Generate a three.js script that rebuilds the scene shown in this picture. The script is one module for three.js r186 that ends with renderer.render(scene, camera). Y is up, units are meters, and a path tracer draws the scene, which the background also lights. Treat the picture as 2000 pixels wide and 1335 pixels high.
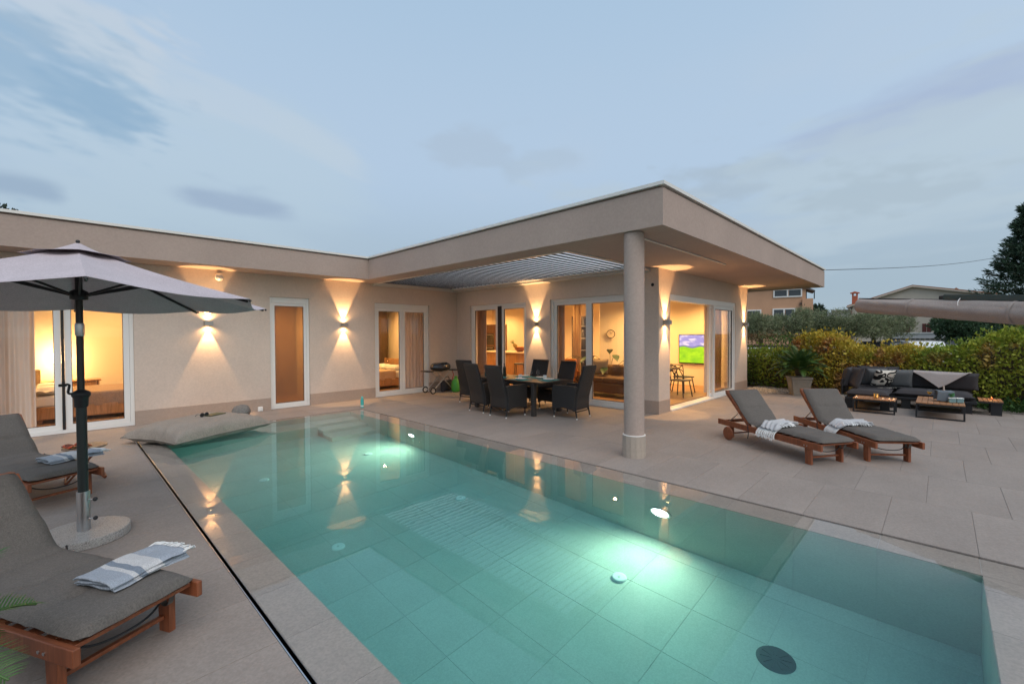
import * as THREE from 'three';
import { RoundedBoxGeometry } from 'three/addons/geometries/RoundedBoxGeometry.js';
import { mergeGeometries, mergeVertices, toCreasedNormals } from 'three/addons/utils/BufferGeometryUtils.js';
import { RectAreaLightUniformsLib } from 'three/addons/lights/RectAreaLightUniformsLib.js';

// ---------------------------------------------------------------- camera, sky, evening light, exposure
const scene = new THREE.Scene();
const camera = new THREE.PerspectiveCamera(75.58, 2000 / 1335, 0.05, 3000);
const camRight = new THREE.Vector3(0.6976058, -0.00496312, 0.7164646), camUp = new THREE.Vector3(0.01561985, 0.9998437, -0.00828255), camFwd = new THREE.Vector3(0.7163115, -0.01696902, -0.69757428);
camera.position.set(0, 1.7, 0);
camera.quaternion.setFromRotationMatrix(new THREE.Matrix4().makeBasis(camRight, camUp, camFwd.clone().negate()));
const renderer = new THREE.WebGLRenderer({ antialias: true });
renderer.toneMapping = THREE.LinearToneMapping;
renderer.toneMappingExposure = 1.25;
renderer.shadowMap.enabled = true;
RectAreaLightUniformsLib.init();

// periodic value noise
let seed = 12345;
const rnd = () => { seed = (seed * 1664525 + 1013904223) >>> 0; return seed / 4294967296; };
const rr = (a, b) => a + (b - a) * rnd();
const HT = new Float32Array(65536); for (let i = 0; i < 65536; i++) HT[i] = rnd();
const hash = (x, y, s = 0) => HT[((x * 374761393 + y * 668265263 + s * 974634777) ^ ((x * 668265263) >>> 13)) & 65535];
const mod = (a, n) => ((a % n) + n) % n, sm = (t) => t * t * (3 - 2 * t), clamp = THREE.MathUtils.clamp, lerp = THREE.MathUtils.lerp;
const sstep = (a, b, x) => sm(clamp((x - a) / (b - a), 0, 1));
function vnoise(x, y, p = 0, s = 0) {
  const x0 = Math.floor(x), y0 = Math.floor(y), fx = sm(x - x0), fy = sm(y - y0);
  const h = p ? (i, j) => hash(mod(i, p), mod(j, p), s) : (i, j) => hash(i & 1023, j & 1023, s);
  return lerp(lerp(h(x0, y0), h(x0 + 1, y0), fx), lerp(h(x0, y0 + 1), h(x0 + 1, y0 + 1), fx), fy);
}
function fbm(x, y, oct = 4, p = 0, s = 0) { let v = 0, a = 0.5, t = 0; for (let o = 0; o < oct; o++) { v += a * vnoise(x, y, p, s + o); t += a; x *= 2; y *= 2; p *= 2; a *= 0.5; } return v / t; }

// evening sky: pale blue air with streaks of cloud; a computed panorama
const dirOf = (px, py) => camFwd.clone().addScaledVector(camRight, (px - 1000) / 861.2).addScaledVector(camUp, (667.5 - py) / 861.2).normalize();
const s2l = (c) => c.map((v) => (v / 255 <= 0.04045 ? v / 255 / 12.92 : Math.pow((v / 255 + 0.055) / 1.055, 2.4)));
function makeSky() {
  const W = 2048, Hh = 1024, data = new Float32Array(W * Hh * 4);
  // clouds: from pixel a to pixel b is the long axis; w half-width in px; colour; strength; noise scale along / across; seed
  const C = [
    [[-200, -110], [360, 160], 60, [200, 207, 215], 0.5, 7.0, 16, 21, 0.34],
    [[-300, 150], [760, 430], 190, [180, 200, 214], 0.6, 2, 4, 31, 0.06],
    [[190, 90], [760, 345], 40, [189, 203, 216], 0.5, 3, 7, 36, 0.2],
    [[-340, 0], [330, 238], 90, [138, 171, 199], 0.66, 7.0, 15, 11, 0.30],
    [[60, 160], [330, 250], 36, [141, 173, 201], 0.6, 9.0, 20, 16, 0.42],
    [[-70, 345], [150, 388], 22, [146, 168, 192], 0.75, 4, 8, 41, 0.10],
    [[310, 368], [600, 420], 27, [150, 170, 195], 0.75, 4, 8, 51, 0.12],
    [[820, 285], [1010, 285], 44, [168, 185, 203], 0.5, 4, 6, 61, 0.35],
    [[980, 330], [1180, 310], 26, [168, 186, 203], 0.45, 4, 6, 71, 0.38],
    [[1480, 330], [2200, 60], 50, [161, 178, 206], 0.8, 3, 7, 81, 0.12],
    [[1300, 365], [1560, 330], 42, [165, 182, 197], 0.7, 6, 9, 91, 0.4],
    [[1400, 420], [2300, 200], 130, [178, 196, 209], 0.75, 3, 9, 101, 0.25],
    [[1550, 400], [2000, 330], 40, [166, 184, 198], 0.6, 8, 11, 111, 0.46],
    [[1000, 370], [1400, 390], 30, [180, 196, 208], 0.5, 5, 8, 121, 0.4],
    [[200, 470], [900, 520], 70, [170, 190, 207], 0.5, 2, 5, 131, 0.2],
  ].map(([a, b, w, col, k, ns, nt, sd, th]) => {
    const A = dirOf(...a), B = dirOf(...b), c = A.clone().add(B).normalize(), s = B.clone().sub(A), L = s.length() / 2;
    s.addScaledVector(c, -s.dot(c)).normalize(); const t = new THREE.Vector3().crossVectors(s, c).normalize();
    return { c, s, t, L, w: w / 861.2 / 1.15, col: s2l(col), k, ns: ns * 3, nt: nt * 3, sd, th };
  });
  const top = s2l([161, 189, 215]), mid = s2l([175, 197, 220]), low = s2l([161, 181, 196]), hor = s2l([168, 184, 194]);
  const d = new THREE.Vector3(), col = [0, 0, 0];
  for (let y = 0; y < Hh; y++) {
    const el = ((y + 0.5) / Hh - 0.5) * Math.PI, ce = Math.cos(el), se = Math.sin(el);
    for (let x = 0; x < W; x++) {
      const az = ((x + 0.5) / W - 0.5) * 2 * Math.PI;
      d.set(ce * Math.cos(az), se, ce * Math.sin(az));
      const e = Math.max(0, el) * 180 / Math.PI;
      for (let i = 0; i < 3; i++) {
        let v = lerp(lerp(hor[i], low[i], sstep(0, 5, e)), mid[i], sstep(4, 20, e));
        col[i] = lerp(v, top[i], sstep(20, 48, e));
      }
      // broad thin veil everywhere above the horizon
      if (se > 0.02) {
        const q = 1 / (se + 0.12), f = fbm(d.x * q * 1.3 + 40, d.z * q * 1.3 + 70, 5, 0, 5);
        const veil = sstep(0.5, 0.8, f) * 0.22 * sstep(0.02, 0.2, se);
        for (let i = 0; i < 3; i++) col[i] = lerp(col[i], [0.50, 0.57, 0.66][i], veil);
        for (const k of C) {
          const dc = d.dot(k.c); if (dc < 0.3) continue;
          const ps = d.dot(k.s) / dc, pt = d.dot(k.t) / dc;
          const g = Math.exp(-Math.pow(ps / k.L, 4) * 1.2 - Math.pow(pt / k.w, 2));
          if (g < 0.01) continue;
          const wx = (fbm(ps * 6, pt * 6, 3, 0, k.sd + 3) - 0.5) * 0.6;
          const n = fbm(ps * k.ns + wx + 100, pt * k.nt * 2 + wx * 2 + 100 + ps * 2, 6, 0, k.sd);
          const m = k.k * sstep(0, 1, g * 1.5 - 0.42 + (n - 0.5) * (0.7 + k.th * 4.5));
          for (let i = 0; i < 3; i++) col[i] = lerp(col[i], k.col[i], m);
        }
      }
      // the afterglow: air is brighter and warmer low down on the side where the sun went under
      const glow = Math.exp(-Math.pow(Math.acos(clamp(d.dot(SUNSET), -1, 1)) / 0.9, 2));
      const o = (y * W + x) * 4, SK = 0.84;
      data[o] = SK * col[0] * (1 + 1.1 * glow); data[o + 1] = SK * col[1] * (1 + 0.75 * glow); data[o + 2] = SK * col[2] * (1 + 0.4 * glow); data[o + 3] = 1;
    }
  }
  const t = new THREE.DataTexture(data, W, Hh, THREE.RGBAFormat, THREE.FloatType);
  t.mapping = THREE.EquirectangularReflectionMapping; t.magFilter = THREE.LinearFilter; t.minFilter = THREE.LinearFilter; t.needsUpdate = true;
  return t;
}
const SUNSET = new THREE.Vector3(-0.15, 0.10, 1).normalize();
const skyTex = makeSky();
scene.background = skyTex; scene.environment = skyTex;
const sun = new THREE.DirectionalLight(new THREE.Color().setRGB(1, 0.88, 0.80), 1.3);
sun.position.set(-8, 40, 22); sun.target.position.set(4, 0, -4); sun.castShadow = true; sun.shadow.radius = 100;
Object.assign(sun.shadow.camera, { left: -30, right: 30, top: 30, bottom: -30, near: 1, far: 120 }); sun.shadow.mapSize.set(2048, 2048);
scene.add(sun, sun.target);

// ---------------------------------------------------------------- helpers
const used = new Map();
const numbered = (n) => { const k = used.get(n) ?? 0; used.set(n, k + 1); return k ? n + '_' + String(k).padStart(3, '0') : n; };
const V = (x, y, z) => new THREE.Vector3(x, y, z);
const tag = (o, label, category, group, kind) => { if (label) o.userData.label = label; if (category) o.userData.category = category; if (group) o.userData.group = group; if (kind) o.userData.kind = kind; return o; };
function thing(name, label, category, p = [0, 0, 0], turn = 0, group) { const g = new THREE.Group(); g.name = numbered(name); g.position.set(...p); g.rotation.y = turn; scene.add(g); return tag(g, label, category, group); }
function mesh(name, geo, mat, parent = scene) {
  if (Array.isArray(geo)) geo = geo.length > 1 ? mergeGeometries(geo.map((g) => { const n = g.index ? g.toNonIndexed() : g; for (const k of Object.keys(n.attributes)) if (!['position', 'normal', 'uv'].includes(k)) n.deleteAttribute(k); return n; })) : geo[0];
  const m = new THREE.Mesh(geo, mat); m.name = parent === scene ? numbered(name) : name; m.castShadow = m.receiveShadow = true; parent.add(m); return m;
}
function part(name, parent) { const g = new THREE.Group(); g.name = name; parent.add(g); return g; }
function struct(name, geo, mat) { const m = mesh(name, geo, mat); m.userData.kind = 'structure'; return m; }
function copyOf(o, label, p, turn) { const c = o.clone(); c.userData = { ...o.userData }; c.name = numbered(o.name.replace(/_\d{3}$/, '')); if (label) c.userData.label = label; c.position.set(...p); c.rotation.set(0, turn, 0); scene.add(c); return c; }
// metric box-projected uv
function muv(g, s = 1, ox = 0, oy = 0) {
  g = g.index ? g.toNonIndexed() : g; if (!g.attributes.normal) g.computeVertexNormals();
  const p = g.attributes.position, n = g.attributes.normal, uv = new Float32Array(p.count * 2);
  for (let i = 0; i < p.count; i += 3) {
    let ax = 0, ay = 0, az = 0; for (let k = 0; k < 3; k++) { ax += Math.abs(n.getX(i + k)); ay += Math.abs(n.getY(i + k)); az += Math.abs(n.getZ(i + k)); }
    for (let k = i; k < i + 3; k++) {
      const x = p.getX(k), y = p.getY(k), z = p.getZ(k);
      const [u, v] = ay >= ax && ay >= az ? [x, z] : ax >= az ? [z, y] : [x, y];
      uv[k * 2] = u * s + ox; uv[k * 2 + 1] = v * s + oy;
    }
  }
  g.setAttribute('uv', new THREE.BufferAttribute(uv, 2)); return g;
}
const box = (x0, x1, y0, y1, z0, z1) => muv(new THREE.BoxGeometry(x1 - x0, y1 - y0, z1 - z0).translate((x0 + x1) / 2, (y0 + y1) / 2, (z0 + z1) / 2));
const cbox = (w, h, d, x = 0, y = 0, z = 0) => muv(new THREE.BoxGeometry(w, h, d).translate(x, y, z));
const rbox = (w, h, d, x = 0, y = 0, z = 0, r = 0.008, seg = 2) => muv(new RoundedBoxGeometry(w, h, d, seg, Math.min(r, w / 2.01, h / 2.01, d / 2.01)).translate(x, y, z));
const cyl = (r0, r1, h, x = 0, y = 0, z = 0, n = 20) => new THREE.CylinderGeometry(r0, r1, h, n).translate(x, y, z);
const lathe = (pts, n = 24) => new THREE.LatheGeometry(pts.map(([a, b]) => new THREE.Vector2(a, b)), n);
const tube = (pts, r, n = 24, k = 6, closed = false) => new THREE.TubeGeometry(new THREE.CatmullRomCurve3(pts.map((p) => (p.isVector3 ? p : V(...p))), closed), n, r, k, closed);
function bar(a, b, w, h, r = 0.005) { // rectangular bar from a to b
  a = V(...a); b = V(...b); const L = a.distanceTo(b), g = rbox(w, h, L, 0, 0, 0, r, 1), m = new THREE.Matrix4().lookAt(a, b, Math.abs(b.y - a.y) > 0.95 * L ? V(1, 0, 0) : V(0, 1, 0));
  m.setPosition(a.clone().add(b).multiplyScalar(0.5)); return g.applyMatrix4(m);
}
const rod = (a, b, r, n = 8) => { a = V(...a); b = V(...b); const L = a.distanceTo(b), g = new THREE.CylinderGeometry(r, r, L, n); g.applyQuaternion(new THREE.Quaternion().setFromUnitVectors(V(0, 1, 0), b.clone().sub(a).normalize())); const c = a.add(b).multiplyScalar(0.5); return g.translate(c.x, c.y, c.z); };
const prism = (pts, d, bevel = 0) => { const s = new THREE.Shape(pts.map(([a, b]) => new THREE.Vector2(a, b))); return muv(new THREE.ExtrudeGeometry(s, { depth: d, bevelEnabled: bevel > 0, bevelSize: bevel, bevelThickness: bevel, bevelSegments: 2 })); };
// closed sheet from a grid function f(u,v) -> top point, thickness along normal t(u,v)
function slab(f, nu, nv, t) {
  const P = [], N = [], idx = [], e = 1e-3;
  const put = (u, v, side) => { const p = f(u, v), a = f(Math.min(1, u + e), v).sub(f(Math.max(0, u - e), v)), b = f(u, Math.min(1, v + e)).sub(f(u, Math.max(0, v - e))), n = b.cross(a).normalize(); if (side) p.addScaledVector(n, -t(u, v)); P.push(p.x, p.y, p.z); };
  for (let s = 0; s < 2; s++) for (let j = 0; j <= nv; j++) for (let i = 0; i <= nu; i++) put(i / nu, j / nv, s);
  const w = nu + 1, K = w * (nv + 1), A = (i, j, s) => s * K + j * w + i;
  for (let j = 0; j < nv; j++) for (let i = 0; i < nu; i++) { idx.push(A(i, j, 0), A(i, j + 1, 0), A(i + 1, j, 0), A(i + 1, j, 0), A(i, j + 1, 0), A(i + 1, j + 1, 0)); idx.push(A(i, j, 1), A(i + 1, j, 1), A(i, j + 1, 1), A(i + 1, j, 1), A(i + 1, j + 1, 1), A(i, j + 1, 1)); }
  for (let i = 0; i < nu; i++) { idx.push(A(i, 0, 0), A(i + 1, 0, 0), A(i, 0, 1), A(i + 1, 0, 0), A(i + 1, 0, 1), A(i, 0, 1)); idx.push(A(i, nv, 0), A(i, nv, 1), A(i + 1, nv, 0), A(i + 1, nv, 0), A(i, nv, 1), A(i + 1, nv, 1)); }
  for (let j = 0; j < nv; j++) { idx.push(A(0, j, 0), A(0, j, 1), A(0, j + 1, 0), A(0, j + 1, 0), A(0, j, 1), A(0, j + 1, 1)); idx.push(A(nu, j, 0), A(nu, j + 1, 0), A(nu, j, 1), A(nu, j + 1, 0), A(nu, j + 1, 1), A(nu, j, 1)); }
  const g = new THREE.BufferGeometry(); g.setAttribute('position', new THREE.Float32BufferAttribute(P, 3)); g.setIndex(idx); g.computeVertexNormals(); const uv = []; for (let s = 0; s < 2; s++) for (let j = 0; j <= nv; j++) for (let i = 0; i <= nu; i++) uv.push(i / nu, j / nv); g.setAttribute('uv', new THREE.Float32BufferAttribute(uv, 2)); return g;
}
// a stuffed cushion: w (x) by d (z), thickness h, resting on y = 0
function cushionGeo(w, h, d, puff = 0.35, seedN = 0, n = 14) {
  const g = new THREE.BufferGeometry(), P = [], idx = [], uv = [];
  const f = (u, v, s) => { const a = Math.pow(Math.max(0, 1 - Math.pow(Math.abs(2 * u - 1), 4)), puff) * Math.pow(Math.max(0, 1 - Math.pow(Math.abs(2 * v - 1), 4)), puff); const pin = 1 - 0.05 * Math.pow(Math.abs(2 * u - 1), 2) * 0, ear = 0.06 * Math.sin(Math.PI * u) * Math.sin(Math.PI * v); return [(u - 0.5) * w * (1 - 0.06 * (1 - Math.pow(2 * v - 1, 2)) * Math.pow(2 * u - 1, 2)) * pin, h * (0.5 + s * (0.02 + 0.48 * a)) + (s > 0 ? (fbm(u * 3 + seedN, v * 3, 3, 0, Math.round(seedN)) - 0.5) * Math.min(h * 0.3, 0.045) * a : 0), (v - 0.5) * d * (1 - 0.06 * (1 - Math.pow(2 * u - 1, 2)) * Math.pow(2 * v - 1, 2))]; };
  for (const s of [1, -1]) for (let j = 0; j <= n; j++) for (let i = 0; i <= n; i++) { P.push(...f(i / n, j / n, s)); uv.push(i / n * w, j / n * d); }
  const K = (n + 1) * (n + 1), A = (i, j, s) => s * K + j * (n + 1) + i;
  for (let j = 0; j < n; j++) for (let i = 0; i < n; i++) { idx.push(A(i, j, 0), A(i, j + 1, 0), A(i + 1, j, 0), A(i + 1, j, 0), A(i, j + 1, 0), A(i + 1, j + 1, 0)); idx.push(A(i, j, 1), A(i + 1, j, 1), A(i, j + 1, 1), A(i + 1, j, 1), A(i + 1, j + 1, 1), A(i, j + 1, 1)); }
  for (let i = 0; i < n; i++) for (const [a, b, fl] of [[[i, 0], [i + 1, 0], 0], [[i, n], [i + 1, n], 1], [[0, i], [0, i + 1], 1], [[n, i], [n, i + 1], 0]]) { const q = [A(...a, 0), A(...b, 0), A(...a, 1), A(...b, 1)]; fl ? idx.push(q[0], q[2], q[1], q[1], q[2], q[3]) : idx.push(q[0], q[1], q[2], q[1], q[3], q[2]); }
  g.setAttribute('position', new THREE.Float32BufferAttribute(P, 3)); g.setAttribute('uv', new THREE.Float32BufferAttribute(uv, 2)); g.setIndex(idx); g.computeVertexNormals(); return g;
}

// ---------------------------------------------------------------- textures and materials
function tex(n, fn, srgb, repeat = 1) {
  const d = new Uint8Array(n * n * 4);
  for (let y = 0; y < n; y++) for (let x = 0; x < n; x++) { const c = fn(x / n, y / n, x, y), o = (y * n + x) * 4; if (Array.isArray(c)) { d[o] = clamp(c[0], 0, 1) * 255; d[o + 1] = clamp(c[1], 0, 1) * 255; d[o + 2] = clamp(c[2], 0, 1) * 255; } else d[o] = d[o + 1] = d[o + 2] = clamp(c, 0, 1) * 255; d[o + 3] = 255; }
  const t = new THREE.DataTexture(d, n, n); t.wrapS = t.wrapT = THREE.RepeatWrapping; t.magFilter = THREE.LinearFilter; t.minFilter = THREE.LinearMipmapLinearFilter; if (srgb) t.colorSpace = THREE.SRGBColorSpace; t.repeat.set(repeat, repeat); t.needsUpdate = true; return t;
}
const rgb = (r, g, b) => new THREE.Color().setRGB(r, g, b);
const mat = (color, roughness = 0.8, o = {}) => new THREE.MeshPhysicalMaterial({ color: Array.isArray(color) ? rgb(...color) : color, roughness, ...o });
const stuccoBump = tex(512, (u, v) => 0.6 * fbm(u * 96, v * 96, 3, 96, 3) + 0.4 * fbm(u * 24, v * 24, 3, 24, 8), false, 0.8);
const stuccoCol = tex(512, (u, v) => { const a = 0.95 + 0.07 * (fbm(u * 4, v * 4, 5, 4, 14) - 0.5) + 0.06 * (fbm(u * 128, v * 128, 2, 128, 4) - 0.5); return [a, a * 0.995, a * 0.985]; }, true, 0.35);
const stoneCol = tex(1024, (u, v) => { const f = fbm(u * 200, v * 200, 2, 200, 31), c = fbm(u * 5, v * 5, 5, 5, 37), st = fbm(u * 6, v * 60, 4, 0, 41); let a = 0.88 + 0.11 * (f - 0.5) + 0.09 * (c - 0.5) + 0.025 * (st - 0.5); if (vnoise(u * 320, v * 320, 320, 77) > 0.95) a -= 0.07; return [a, a * 0.99, a * 0.98]; }, true, 0.45);
const stoneBump = tex(512, (u, v) => fbm(u * 160, v * 160, 3, 160, 33), false, 0.9);
const poolCol = tex(512, (u, v) => { const f = fbm(u * 160, v * 160, 2, 160, 131), c = fbm(u * 4, v * 4, 4, 4, 137); const a = 0.9 + 0.09 * (f - 0.5) + 0.06 * (c - 0.5); return [a, a, a * 0.99]; }, true, 0.8);
const woodCol = tex(512, (u, v) => { const w = fbm(u * 3, v * 3, 3, 3, 51) * 2, g = fbm(u * 40 + w, v * 3 + w, 4, 0, 55), f = fbm(u * 160, v * 8, 2, 0, 58); const a = 0.70 + 0.30 * g + 0.14 * (f - 0.5); return [a, a * 0.93, a * 0.88]; }, true, 1);
const weaveBump = tex(256, (u, v) => { const a = Math.abs(Math.sin(u * Math.PI * 48)), b = Math.abs(Math.sin(v * Math.PI * 48)); return ((Math.floor(u * 48) + Math.floor(v * 48)) & 1 ? a : b) * 0.8 + 0.2 * vnoise(u * 96, v * 96, 96, 5); }, false, 4);
const wickerBump = tex(256, (u, v) => { const row = Math.floor(v * 32), x = u * 16 + (row & 1) * 0.5; return Math.abs(Math.sin(x * Math.PI)) * Math.abs(Math.sin(v * 32 * Math.PI)); }, false, 3.2);
const fabricCol = tex(512, (u, v) => { const a = 0.9 + 0.13 * (vnoise(u * 256, v * 128, 0, 61) - 0.5) + 0.11 * (vnoise(u * 100, v * 256, 0, 66) - 0.5) + 0.07 * (fbm(u * 5, v * 5, 4, 5, 69) - 0.5); return [a, a * 0.99, a * 0.98]; }, true, 1.4);
const graniteCol = tex(512, (u, v) => { const a = vnoise(u * 180, v * 180, 180, 71), b = vnoise(u * 90, v * 90, 90, 73); let c = 0.80 + 0.3 * (a - 0.5); if (b > 0.74) c -= 0.14; return [c, c * 0.99, c * 0.98]; }, true, 2);
const plankGrain = woodCol.clone(); plankGrain.repeat.set(0.6, 0.6);

const M = {
  wall: mat([0.71, 0.60, 0.53], 0.92, { map: stuccoCol, bumpMap: stuccoBump, bumpScale: 0.0004 }),
  taupe: mat([0.47, 0.37, 0.33], 0.92, { map: stuccoCol, bumpMap: stuccoBump, bumpScale: 0.0009 }),
  plinth: mat([0.45, 0.355, 0.30], 0.85, { map: stuccoCol, bumpMap: stuccoBump, bumpScale: 0.002 }),
  flash: mat([0.74, 0.72, 0.69], 0.45, { metalness: 0.1 }),
  gutter: mat([0.13, 0.12, 0.115], 0.8),
  upvc: mat([0.80, 0.79, 0.77], 0.35),
  rubber: mat([0.03, 0.03, 0.032], 0.7),
  pane: mat([1, 1, 1], 0.0, { transmission: 1, thickness: 0, ior: 1.5 }),
  frost: mat([0.50, 0.40, 0.32], 0.55, { transmission: 0.94, thickness: 0, ior: 1.45 }),
  alu: mat([0.64, 0.63, 0.62], 0.38, { metalness: 0.35 }),
  blade: mat([0.74, 0.74, 0.74], 0.35),
  steel: mat([0.55, 0.55, 0.56], 0.28, { metalness: 1 }),
  blackMetal: mat([0.022, 0.023, 0.026], 0.45, { metalness: 0.3 }),
  inWall: mat([0.80, 0.72, 0.58], 0.9),
  inFloor: mat([0.48, 0.33, 0.20], 0.45, { map: plankGrain }),
  water: new THREE.MeshPhysicalMaterial({ color: 0xffffff, roughness: 0, transmission: 1, thickness: 1, ior: 1.333, attenuationColor: rgb(0.70, 0.945, 0.955), attenuationDistance: 1, bumpMap: tex(512, (u, v) => fbm(u * 6, v * 6, 4, 6, 901), false, 0.5), bumpScale: 0.0004 }),
  poolTile: [0, 1, 2].map((i) => mat([0.68, 0.68, 0.65].map((c) => c * (0.985 + 0.01 * i)), 0.7, { map: poolCol })),
  grout: mat([0.56, 0.56, 0.54], 0.95),
  deck: [0, 1, 2, 3].map((i) => mat([0.385, 0.336, 0.306].map((c) => c * (0.965 + 0.022 * i)), 0.78, { map: stoneCol, bumpMap: stoneBump, bumpScale: 0.0009 })),
  coping: [0, 1, 2].map((i) => mat([0.62, 0.565, 0.52].map((c) => c * (0.97 + 0.025 * i)), 0.7, { map: stoneCol })),
  mortar: mat([0.30, 0.262, 0.238], 0.95),
  teak: mat([0.33, 0.115, 0.052], 0.5, { map: woodCol }),
  teakPale: mat([0.52, 0.30, 0.15], 0.55, { map: woodCol }),
  oak: mat([0.55, 0.36, 0.19], 0.5, { map: woodCol }),
  loungeFabric: mat([0.155, 0.142, 0.132], 0.95, { map: fabricCol, bumpMap: weaveBump, bumpScale: 0.0015 }),
  charcoal: mat([0.055, 0.054, 0.062], 0.95, { map: fabricCol, bumpMap: weaveBump, bumpScale: 0.001 }),
  greyFabric: mat([0.15, 0.165, 0.18], 0.95, { map: fabricCol, bumpMap: weaveBump, bumpScale: 0.001 }),
  bagFabric: mat([0.37, 0.33, 0.29], 0.92, { map: fabricCol, bumpMap: weaveBump, bumpScale: 0.001 }),
  wicker: mat([0.030, 0.026, 0.025], 0.5, { bumpMap: wickerBump, bumpScale: 0.004 }),
  granite: mat([0.62, 0.61, 0.60], 0.4, { map: graniteCol, specularIntensity: 0.6 }),
  canopy: mat([0.62, 0.55, 0.60], 0.95, { map: fabricCol, transmission: 0.10, thickness: 0 }),
  white: mat([0.78, 0.78, 0.77], 0.6),
  black: mat([0.02, 0.02, 0.022], 0.5),
  curtain: mat([0.62, 0.50, 0.42], 0.95, { transmission: 0.3, thickness: 0 }),
  glassware: mat([1, 1, 1], 0.0, { transmission: 1, thickness: 0, ior: 1.5 }),
};
const POOLP = 7, LAMPP = 10, GY = -0.35;
// ---------------------------------------------------------------- ground, terrace, pool
const POOL = { x0: 0.857, x1: 4.827, z0: -9.62, z1: 0.56, ix0: 1.145, ix1: 4.498, iz0: -9.45, iz1: 0.222, depth: 1.27 };
function sheet(outline, holes, y) { // flat sheet with holes, outline in x,z
  const s = new THREE.Shape(outline.map(([x, z]) => new THREE.Vector2(x, -z))); for (const h of holes) s.holes.push(new THREE.Path(h.map(([x, z]) => new THREE.Vector2(x, -z))));
  const g = new THREE.ShapeGeometry(s); g.rotateX(-Math.PI / 2); g.translate(0, y, 0); return muv(g);
}
const rect = (x0, x1, z0, z1) => [[x0, z0], [x1, z0], [x1, z1], [x0, z1]];
const poolHole = rect(POOL.x0 - 0.032, POOL.x1 + 0.016, POOL.z0 - 0.016, POOL.z1 + 0.05);
{
  const earthCol = tex(512, (u, v) => { const a = fbm(u * 8, v * 8, 5, 8, 201), f = vnoise(u * 128, v * 128, 128, 203); return [0.62 + 0.4 * (a - 0.5) + 0.2 * (f - 0.5), 0.6 + 0.5 * (a - 0.5) + 0.2 * (f - 0.5), 0.45 + 0.3 * (a - 0.5)]; }, true, 0.2);
  struct('hedge_bed', box(15.2, 18.2, GY - 0.1, -0.012, -11, 5), mat([0.10, 0.075, 0.05], 0.97, { map: earthCol })); struct('ground', sheet(rect(-1500, 1500, -1500, 1500), [rect(-4.5, 15.2, -11, 4.2)], GY), mat([0.16, 0.17, 0.085], 0.97, { map: earthCol }));
  struct('terrace_base', sheet(rect(-4.6, 15.3, -11.05, 4.3), [poolHole], -0.0045), M.mortar);
}
{ // terrace paving: each slab a part
  const t = part('terrace', scene); t.name = numbered('terrace'); t.userData.kind = 'structure'; t.userData.label = 'grey beige stone terrace paving around the pool';
  const L = 1.1649, W = 0.5706, gap = 0.003;
  const variants = []; for (let k = 0; k < 8; k++) variants.push(muv(new RoundedBoxGeometry(L - gap, 0.02, W - gap, 1, 0.0025), 1, k * 0.371, k * 0.713));
  const cut = new Map();
  const slab1 = (x0, x1, z0, z1) => {
    if (x1 - x0 < 0.03 || z1 - z0 < 0.03) return;
    let g; if (Math.abs(x1 - x0 - L) < 1e-3 && Math.abs(z1 - z0 - W) < 1e-3) g = variants[Math.floor(rnd() * 8)];
    else { const key = (x1 - x0).toFixed(3) + (z1 - z0).toFixed(3); if (!cut.has(key)) cut.set(key, muv(new RoundedBoxGeometry(x1 - x0 - gap, 0.02, z1 - z0 - gap, 1, 0.0025), 1, rnd(), rnd())); g = cut.get(key); }
    const m = mesh('paving_slab', g, M.deck[Math.floor(rnd() * 4)], t); m.position.set((x0 + x1) / 2, -0.01 + rr(-0.0006, 0.0006), (z0 + z1) / 2);
  };
  const fill = (xs, za, zb, off) => { // xs: [x0,x1] column; rows along z from za to zb, joints on the grid
    let z = zb; const first = mod(zb - 0.222 - off * W, W) || W; let nz = z - first; if (first < 0.03) nz -= W;
    while (z > za + 0.03) { const e = Math.max(za, nz); slab1(xs[0], xs[1], e, z); z = e; nz = e - W; }
  };
  for (let k = 0; k < 9; k++) { const a = 4.842 + L * k, b = a + L; if (b < 8.79) fill([a, b], -10.995, 3.2, (k & 1) * 0.45 + 0.0); else if (a < 8.79) { fill([a, b], -4.25, 3.2, (k & 1) * 0.45); fill([a, 8.79], -10.995, -4.25, (k & 1) * 0.45); } else fill([a, Math.min(b, 15.2)], -4.25, 3.2, (k & 1) * 0.45); }
  for (let k = 0; k < 3; k++) { const b = 0.825 - L * k; fill([b - L, b], -10.995, 3.2, (k & 1) * 0.45); }
  for (let k = 0; k < 4; k++) { const a = 0.806 + k * 1.009, b = a + 1.009; fill([a, b], -10.995, POOL.z0 - 0.016, 0.2 + (k & 1) * 0.45); }
  fill([0.806, 4.842], POOL.z1 + 0.05, 3.2, 0);
}
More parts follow.
